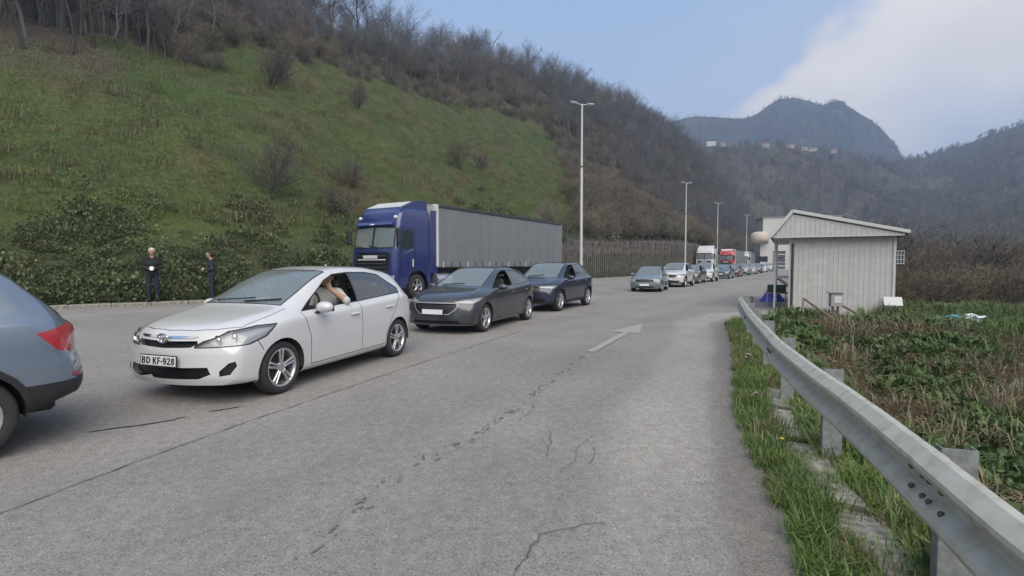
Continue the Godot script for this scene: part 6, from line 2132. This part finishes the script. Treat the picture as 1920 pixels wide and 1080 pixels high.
func make_lamp(label: String, p: Vector3, h: float, group := "") -> void:
	var o := thing("street_lamp", label, "street lamp", p, 0.35, group)
	var b := MB.new()
	b.tube(Vector3(0, 0, 0), Vector3(0, h * 0.66, 0), 0.11, 0.09, 14)
	b.tube(Vector3(0, h * 0.66, 0), Vector3(0, h, 0), 0.075, 0.06, 14)
	part(b, "pole", M.lamp_pole, o)
	b = MB.new()
	b.bx(Vector3(0, 0.15, 0), Vector3(0.6, 0.34, 0.6), 0.03)
	part(b, "base", M.concrete, o)
	b = MB.new()
	b.tube(Vector3(0, h * 0.66 - 0.05, 0), Vector3(0, h * 0.66 + 0.05, 0), 0.10, 0.10, 14)
	part(b, "collar", M.dark_steel, o)
	for sd in [-1.0, 1.0]:
		b = MB.new()
		b.tube(Vector3(0, h - 0.05, 0), Vector3(sd * 0.42, h + 0.02, 0), 0.03, 0.03, 8)
		var arm := part(b, "arm", M.lamp_pole, o)
		b = MB.new()
		b.box(Transform3D(Basis(Vector3(0, 0, 1), sd * 0.08), Vector3(sd * 0.62, h + 0.05, 0)), Vector3(0.5, 0.09, 0.24), 0.035)
		part(b, "lamp_head", M.lamp_head, arm)
		b = MB.new()
		b.bx(Vector3(sd * 0.64, h - 0.002, 0), Vector3(0.34, 0.012, 0.18), 0.003)
		part(b, "lamp_cover", M.lamp_glass, arm)

func build_far_buildings() -> void:
	var o := thing("building", "tall white roadside building with a beige rounded bay, seen past the shed's roof", "building", at(58.0, 0, 124), -0.3)
	var b := MB.new()
	b.bx(Vector3(9.7, 4.4, -5), Vector3(17, 8.8, 10), 0.05)
	part(b, "wall", M.house_white, o)
	b = MB.new()
	b.bx(Vector3(9.9, 10.6, -5), Vector3(16.4, 3.6, 10), 0.05)
	part(b, "upper_wall", M.house_white, o)
	b = MB.new()
	b.bx(Vector3(9.9, 12.46, -5), Vector3(16.9, 0.15, 10.4), 0.02)
	part(b, "roof", M.roof_sheet, o)
	b = MB.new()
	b.lathe([Vector2(0.0, 6.2), Vector2(1.7, 6.5), Vector2(2.1, 7.2), Vector2(2.0, 8.4), Vector2(1.2, 9.0), Vector2(0.0, 9.1)], T(Vector3(1.0, 0, 0.4)), 22)
	part(b, "rounded_bay", M.beige, o)
	for i in 4:
		for j in 2:
			b = MB.new()
			b.bx(Vector3(1.9 + i * 3.6, 2.6 + j * 4.4, 0.01), Vector3(2.0, 1.3, 0.06), 0.01)
			part(b, "window", M.far_glass, o)
	# white houses on the shoulder below the mountain
	var hp := [[190.3, 114.5, 500, 10.0, "white house with a pale steep roof, largest on the ridge shoulder"], [205.0, 116, 510, 6.0, ""], [259.6, 120.5, 535, 7.5, ""], [277, 121, 543, 5.0, ""], [289, 122.2, 545, 9.0, ""], [307.3, 121, 550, 6.0, ""], [322.2, 122.5, 560, 9.5, ""], [350.8, 122.3, 570, 7.0, ""]]
	for q: Array in hp:
		o = thing("house", q[4] if q[4] else "tiny white house in the row on the ridge shoulder", "house", at(q[0], q[1] - 1.5, q[2]), 0.2, "" if q[4] else "white houses on the ridge shoulder")
		var w: float = q[3]
		o.scale = Vector3(0.8, 0.5 + 0.05 * (int(q[2]) % 4), 0.7); o.rotation.y = (int(q[0]) % 7) * 0.2 - 0.5
		b = MB.new()
		b.bx(Vector3(0, 3.2, 0), Vector3(w, 6.4, 6.0), 0.0)
		b.plate(PackedVector2Array([Vector2(-3.0, 6.39), Vector2(3.0, 6.39), Vector2(0, 9.0)]), Transform3D(Basis(Vector3.UP, PI / 2), Vector3.ZERO), w)
		part(b, "wall", [M.house_white, M.house_cream, M.house_grey][0 if q[4] else int(q[0]) % 3], o)
		b = MB.new()
		for sd in [-1.0, 1.0]:
			b.box(Transform3D(Basis(Vector3(1, 0, 0), sd * 0.70), Vector3(0, 7.85, sd * 1.62)), Vector3(w + 0.6, 0.2, 4.3), 0.0)
		part(b, "roof", M.roof_tile if q[4] == "" else M.house_white, o)

# ---------------------------------------------------------------- sky
func make_sky() -> Image:
	var w := 1600; var h := 800
	var f := FastNoiseLite.new(); f.seed = 3; f.frequency = 1.0; f.fractal_octaves = 5; f.fractal_gain = 0.5
	var d := PackedFloat32Array()
	d.resize(w * h * 3)
	var k := 0
	for j in h:
		var el := (0.5 - (j + 0.5) / h) * PI
		var y := sin(el); var ce := cos(el)
		for i in w:
			# the first column looks down -z
			var az := (i + 0.5) / w * TAU
			var x := sin(az) * ce; var z := cos(az) * ce   # z: ahead
			var yy := maxf(y, 0.0)
			var c := Vector3(0.30, 0.365, 0.475).lerp(Vector3(0.188, 0.273, 0.42), smoothstep(0.02, 0.55, yy))
			if y > -0.02:
				# high streaky veil, stretched along one wind direction
				var px := x / (yy + 0.22); var pz := z / (yy + 0.22)
				var sx := px * 0.75 - pz * 0.66; var sz := px * 0.66 + pz * 0.75
				var n := f.get_noise_2d(sx * 1.1, sz * 0.45)
				var m := smoothstep(-0.12, 0.30, n + 0.10)
				# bank of cloud rising to the right behind the mountain
				var front := smoothstep(0.15, 0.6, z)
				if front > 0.0:
					var a := x / maxf(z, 0.05); var v := y / maxf(z, 0.05)
					var wob := f.get_noise_2d(a * 3.0, v * 5.0) * 0.10
					var edge := a - (0.40 + (v - 0.30) * 1.25) + wob
					var bank := smoothstep(-0.03, 0.07, edge)
					# thins to blue low on the right
					bank *= 1.0 - 0.62 * smoothstep(0.62, 0.86, a + wob) * (1.0 - smoothstep(0.24, 0.42, v + wob * 0.5))
					var thin := 0.12 * smoothstep(-0.35, -0.05, edge)
					m = lerpf(m, clampf(maxf(bank, thin), 0.0, 1.0), front)
				var lit := 0.49 + 0.08 * f.get_noise_2d(px * 1.3 + 9.0, pz * 1.3)
				c = c.lerp(Vector3(lit * 1.04, lit * 1.0, lit * 0.96), m * 0.94)
			else:
				c = Vector3(0.16, 0.15, 0.13)
			d[k] = c.x; d[k + 1] = c.y; d[k + 2] = c.z
			k += 3
	return Image.create_from_data(w, h, false, Image.FORMAT_RGBF, d.to_byte_array())

func _ready() -> void:
	R.seed = 20240405
	noise.seed = 12; noise.frequency = 0.06; noise.fractal_octaves = 3
	# camera
	var cam := Camera3D.new()
	cam.name = "camera"
	cam.fov = rad_to_deg(2.0 * atan(540.0 / 970.0))
	cam.near = 0.05; cam.far = 6000.0
	cam.position = Vector3(0, 1.55, 0)
	cam.rotation.x = -atan(46.0 / 970.0)
	add_child(cam)
	cam.current = true
	# sky and air
	var e := Environment.new()
	e.background_mode = Environment.BG_SKY
	e.sky = Sky.new()
	var sm := PanoramaSkyMaterial.new()
	sm.panorama = ImageTexture.create_from_image(make_sky())
	e.sky.sky_material = sm
	e.background_energy_multiplier = 1.0
	e.tonemap_mode = Environment.TONE_MAPPER_LINEAR
	e.tonemap_exposure = 2.0
	e.sdfgi_enabled = true; e.ssao_enabled = true; e.ssil_enabled = true
	e.fog_enabled = true
	e.fog_density = 0.00055
	e.fog_light_color = Color(0.74, 0.84, 1.0)
	var we := WorldEnvironment.new()
	we.name = "environment"
	we.environment = e
	add_child(we)
	# sun behind thin cloud: soft, high, at the photographer's back
	var sun := DirectionalLight3D.new()
	sun.name = "sun"
	sun.rotation_degrees = Vector3(-48, 15, 0)
	sun.light_energy = 0.6
	sun.light_angular_distance = 60.0
	sun.light_color = Color(1.0, 0.97, 0.92)
	sun.shadow_enabled = true
	add_child(sun)
	make_materials()
	mat("oil", lin(0.21, 0.20, 0.19), 0.7)
	build_ground()
	var far := build_hills()
	build_kerb()
	build_wall()
	build_markings()
	build_guardrail()
	build_shed()
	build_far_buildings()
	make_lamp("tall double-headed street lamp just behind the grey curtain trailer", at(4.6, 0.0, 34.5), 12.0)
	for q: Array in [[22.9, 68.5, "double-headed street lamp rising from behind the far cars, left of the white truck"], [36.2, 91.5, "double-headed street lamp rising between the white and the red truck"], [51.5, 114, "smallest double-headed street lamp, beyond the red truck near the white building"]]:
		make_lamp(q[2], on_road(q[0], q[1]), 12.0, "street lamps along the far queue")
	var mp := kerb_at(14.2, 0.9)
	var mk := thing("marker_post", "short white roadside marker post at the bank's foot by the truck's nose", "post", mp)
	var mkb := MB.new()
	mkb.bx(Vector3(0, 0.6, 0), Vector3(0.10, 1.3, 0.05), 0.015)
	part(mkb, "post", M.white_trim, mk)
	mkb = MB.new()
	mkb.bx(Vector3(0, 1.0, 0), Vector3(0.104, 0.16, 0.054), 0.004)
	part(mkb, "reflector_band", M.black_plastic, mk)
	build_vehicles()
	make_people()
	build_plants(far)

func heading(dx: float, dd: float) -> float:
	# yaw that turns a car's local +x towards (dx, dd)
	return atan2(dd, dx)

func build_vehicles() -> void:
	var white := make_car("hatchback", "white five-door hatchback with alloy wheels and its driver's window down", hatch_white(), M.white_paint)
	white.position = at(-3.13, 0, 7.62); white.rotation.y = heading(-0.317, -0.948)
	emblem(white)
	make_driver(white, hatch_white().axle + hatch_white().wb * 0.5)
	var dark := make_car("hatchback", "dark graphite hatchback with a large mesh grille, right behind the white one", hatch_dark(), M.graphite_paint)
	var h := Vector2(-0.385, -0.923)
	dark.position = at(-0.07 - 0.87 * 0.923, 0, 12.92 + 0.87 * 0.385); dark.rotation.y = heading(h.x, h.y)
	var navy := make_car("suv", "navy blue SUV between the graphite hatchback and the street lamp", suv(), M.navy_paint)
	h = Vector2(-0.467, -0.884)
	navy.position = at(2.2 - 0.89 * 0.884, 0, 17.95 + 0.89 * 0.467); navy.rotation.y = heading(h.x, h.y)
	var grey := dup(navy, at(-5.67, 0, 3.35), heading(-0.62, -0.785), "grey-blue SUV cut off at the picture's edge, its red taillight ahead of the white car")
	grey.set_meta("label", "grey-blue SUV showing its red taillight ahead of the white hatchback")
	repaint(grey, M.navy_paint, M.grey_blue_paint)
	var old := make_car("sedan", "boxy grey-green old sedan, first of the far part of the queue", sedan(), M.green_grey_paint, false)
	var f := Vector2(-0.50, -0.866)
	old.position = at(6.9 - f.x * 2.1, 0, 27.9 - f.y * 2.1); old.rotation.y = heading(-0.40, -0.917)
	for q: Array in [[navy, M.navy_paint, M.white_paint, 10.2, 33.6, "white SUV directly behind the grey-green old sedan"], [dark, M.graphite_paint, M.brown_paint, 13.2, 39.3, "dull brown hatchback between two white SUVs"], [navy, M.navy_paint, M.white_paint, 15.9, 43.6, "white SUV directly behind the dull brown hatchback"], [dark, M.graphite_paint, M.teal_paint, 20.9, 52.0, "dark teal hatchback behind the second white SUV"], [dark, M.graphite_paint, M.dark_red_paint, 25.2, 59.6, "dark red hatchback behind the teal one"], [navy, M.navy_paint, M.silver_paint, 29.4, 66.5, "silver SUV behind the dark red hatchback"], [dark, M.graphite_paint, M.silver_paint, 34.0, 74.3, "silver hatchback behind the silver SUV"], [navy, M.navy_paint, M.green_grey_paint, 38.5, 82, "grey-green SUV near the far end of the queue"], [dark, M.graphite_paint, M.white_paint, 43.5, 90.5, "white hatchback near the far end of the queue"], [navy, M.navy_paint, M.white_paint, 49.0, 99.5, "white SUV last in the visible queue"]]:
		var o := dup(q[0], at(q[3] - f.x * 2.1, 0, q[4] - f.y * 2.1), heading(f.x, f.y), q[5], "cars waiting in the far queue")
		repaint(o, q[1], q[2])
	# trucks
	var tdir := Vector2(-0.512, -0.859)
	var truck := make_truck("blue articulated truck tractor with a pale roof deflector", M.truck_blue)
	truck.position = on_road(-5.68, 20.91); truck.rotation.y = heading(tdir.x, tdir.y)
	var trailer := make_trailer("long grey curtain-sided trailer coupled behind the blue tractor")
	var back := Vector2(-5.68, 20.91) - tdir * 2.62
	trailer.position = on_road(back.x, back.y); trailer.rotation.y = truck.rotation.y
	for q: Array in [[28.2, 76.0, M.white_paint, "white truck tractor rising behind the queue of cars"], [38.6, 93.5, M.red_truck, "red truck tractor behind the white one"], [50.5, 113.5, M.silver_paint, "silver truck tractor behind the red one"]]:
		var o := dup(truck, on_road(q[0], q[1]), heading(tdir.x, tdir.y), q[3], "trucks in the far queue")
		repaint(o, M.truck_blue, q[2])
		var bk := Vector2(q[0], q[1]) - tdir * 2.62
		if q[2] == M.white_paint: continue
		dup(trailer, on_road(bk.x, bk.y), heading(tdir.x, tdir.y), "grey curtain-sided trailer behind the " + String(q[3]).split(" ")[0] + " tractor", "trailers in the far queue")

func emblem(car: Node3D) -> void:
	var b := MB.new()
	var x := 2.16 + 0.0
	for e: Array in [[0.075, 0.05, 0.0], [0.028, 0.046, 0.0], [0.05, 0.018, 0.022]]:
		for i in 20:
			var a := TAU * i / 20; var c := TAU * (i + 1) / 20
			b.tube(Vector3(x - 0.03, 0.735 + e[2] + sin(a) * e[1], cos(a) * e[0]), Vector3(x - 0.03, 0.735 + e[2] + sin(c) * e[1], cos(c) * e[0]), 0.008, 0.008, 6, false)
	part(b, "emblem", M.chrome, car)
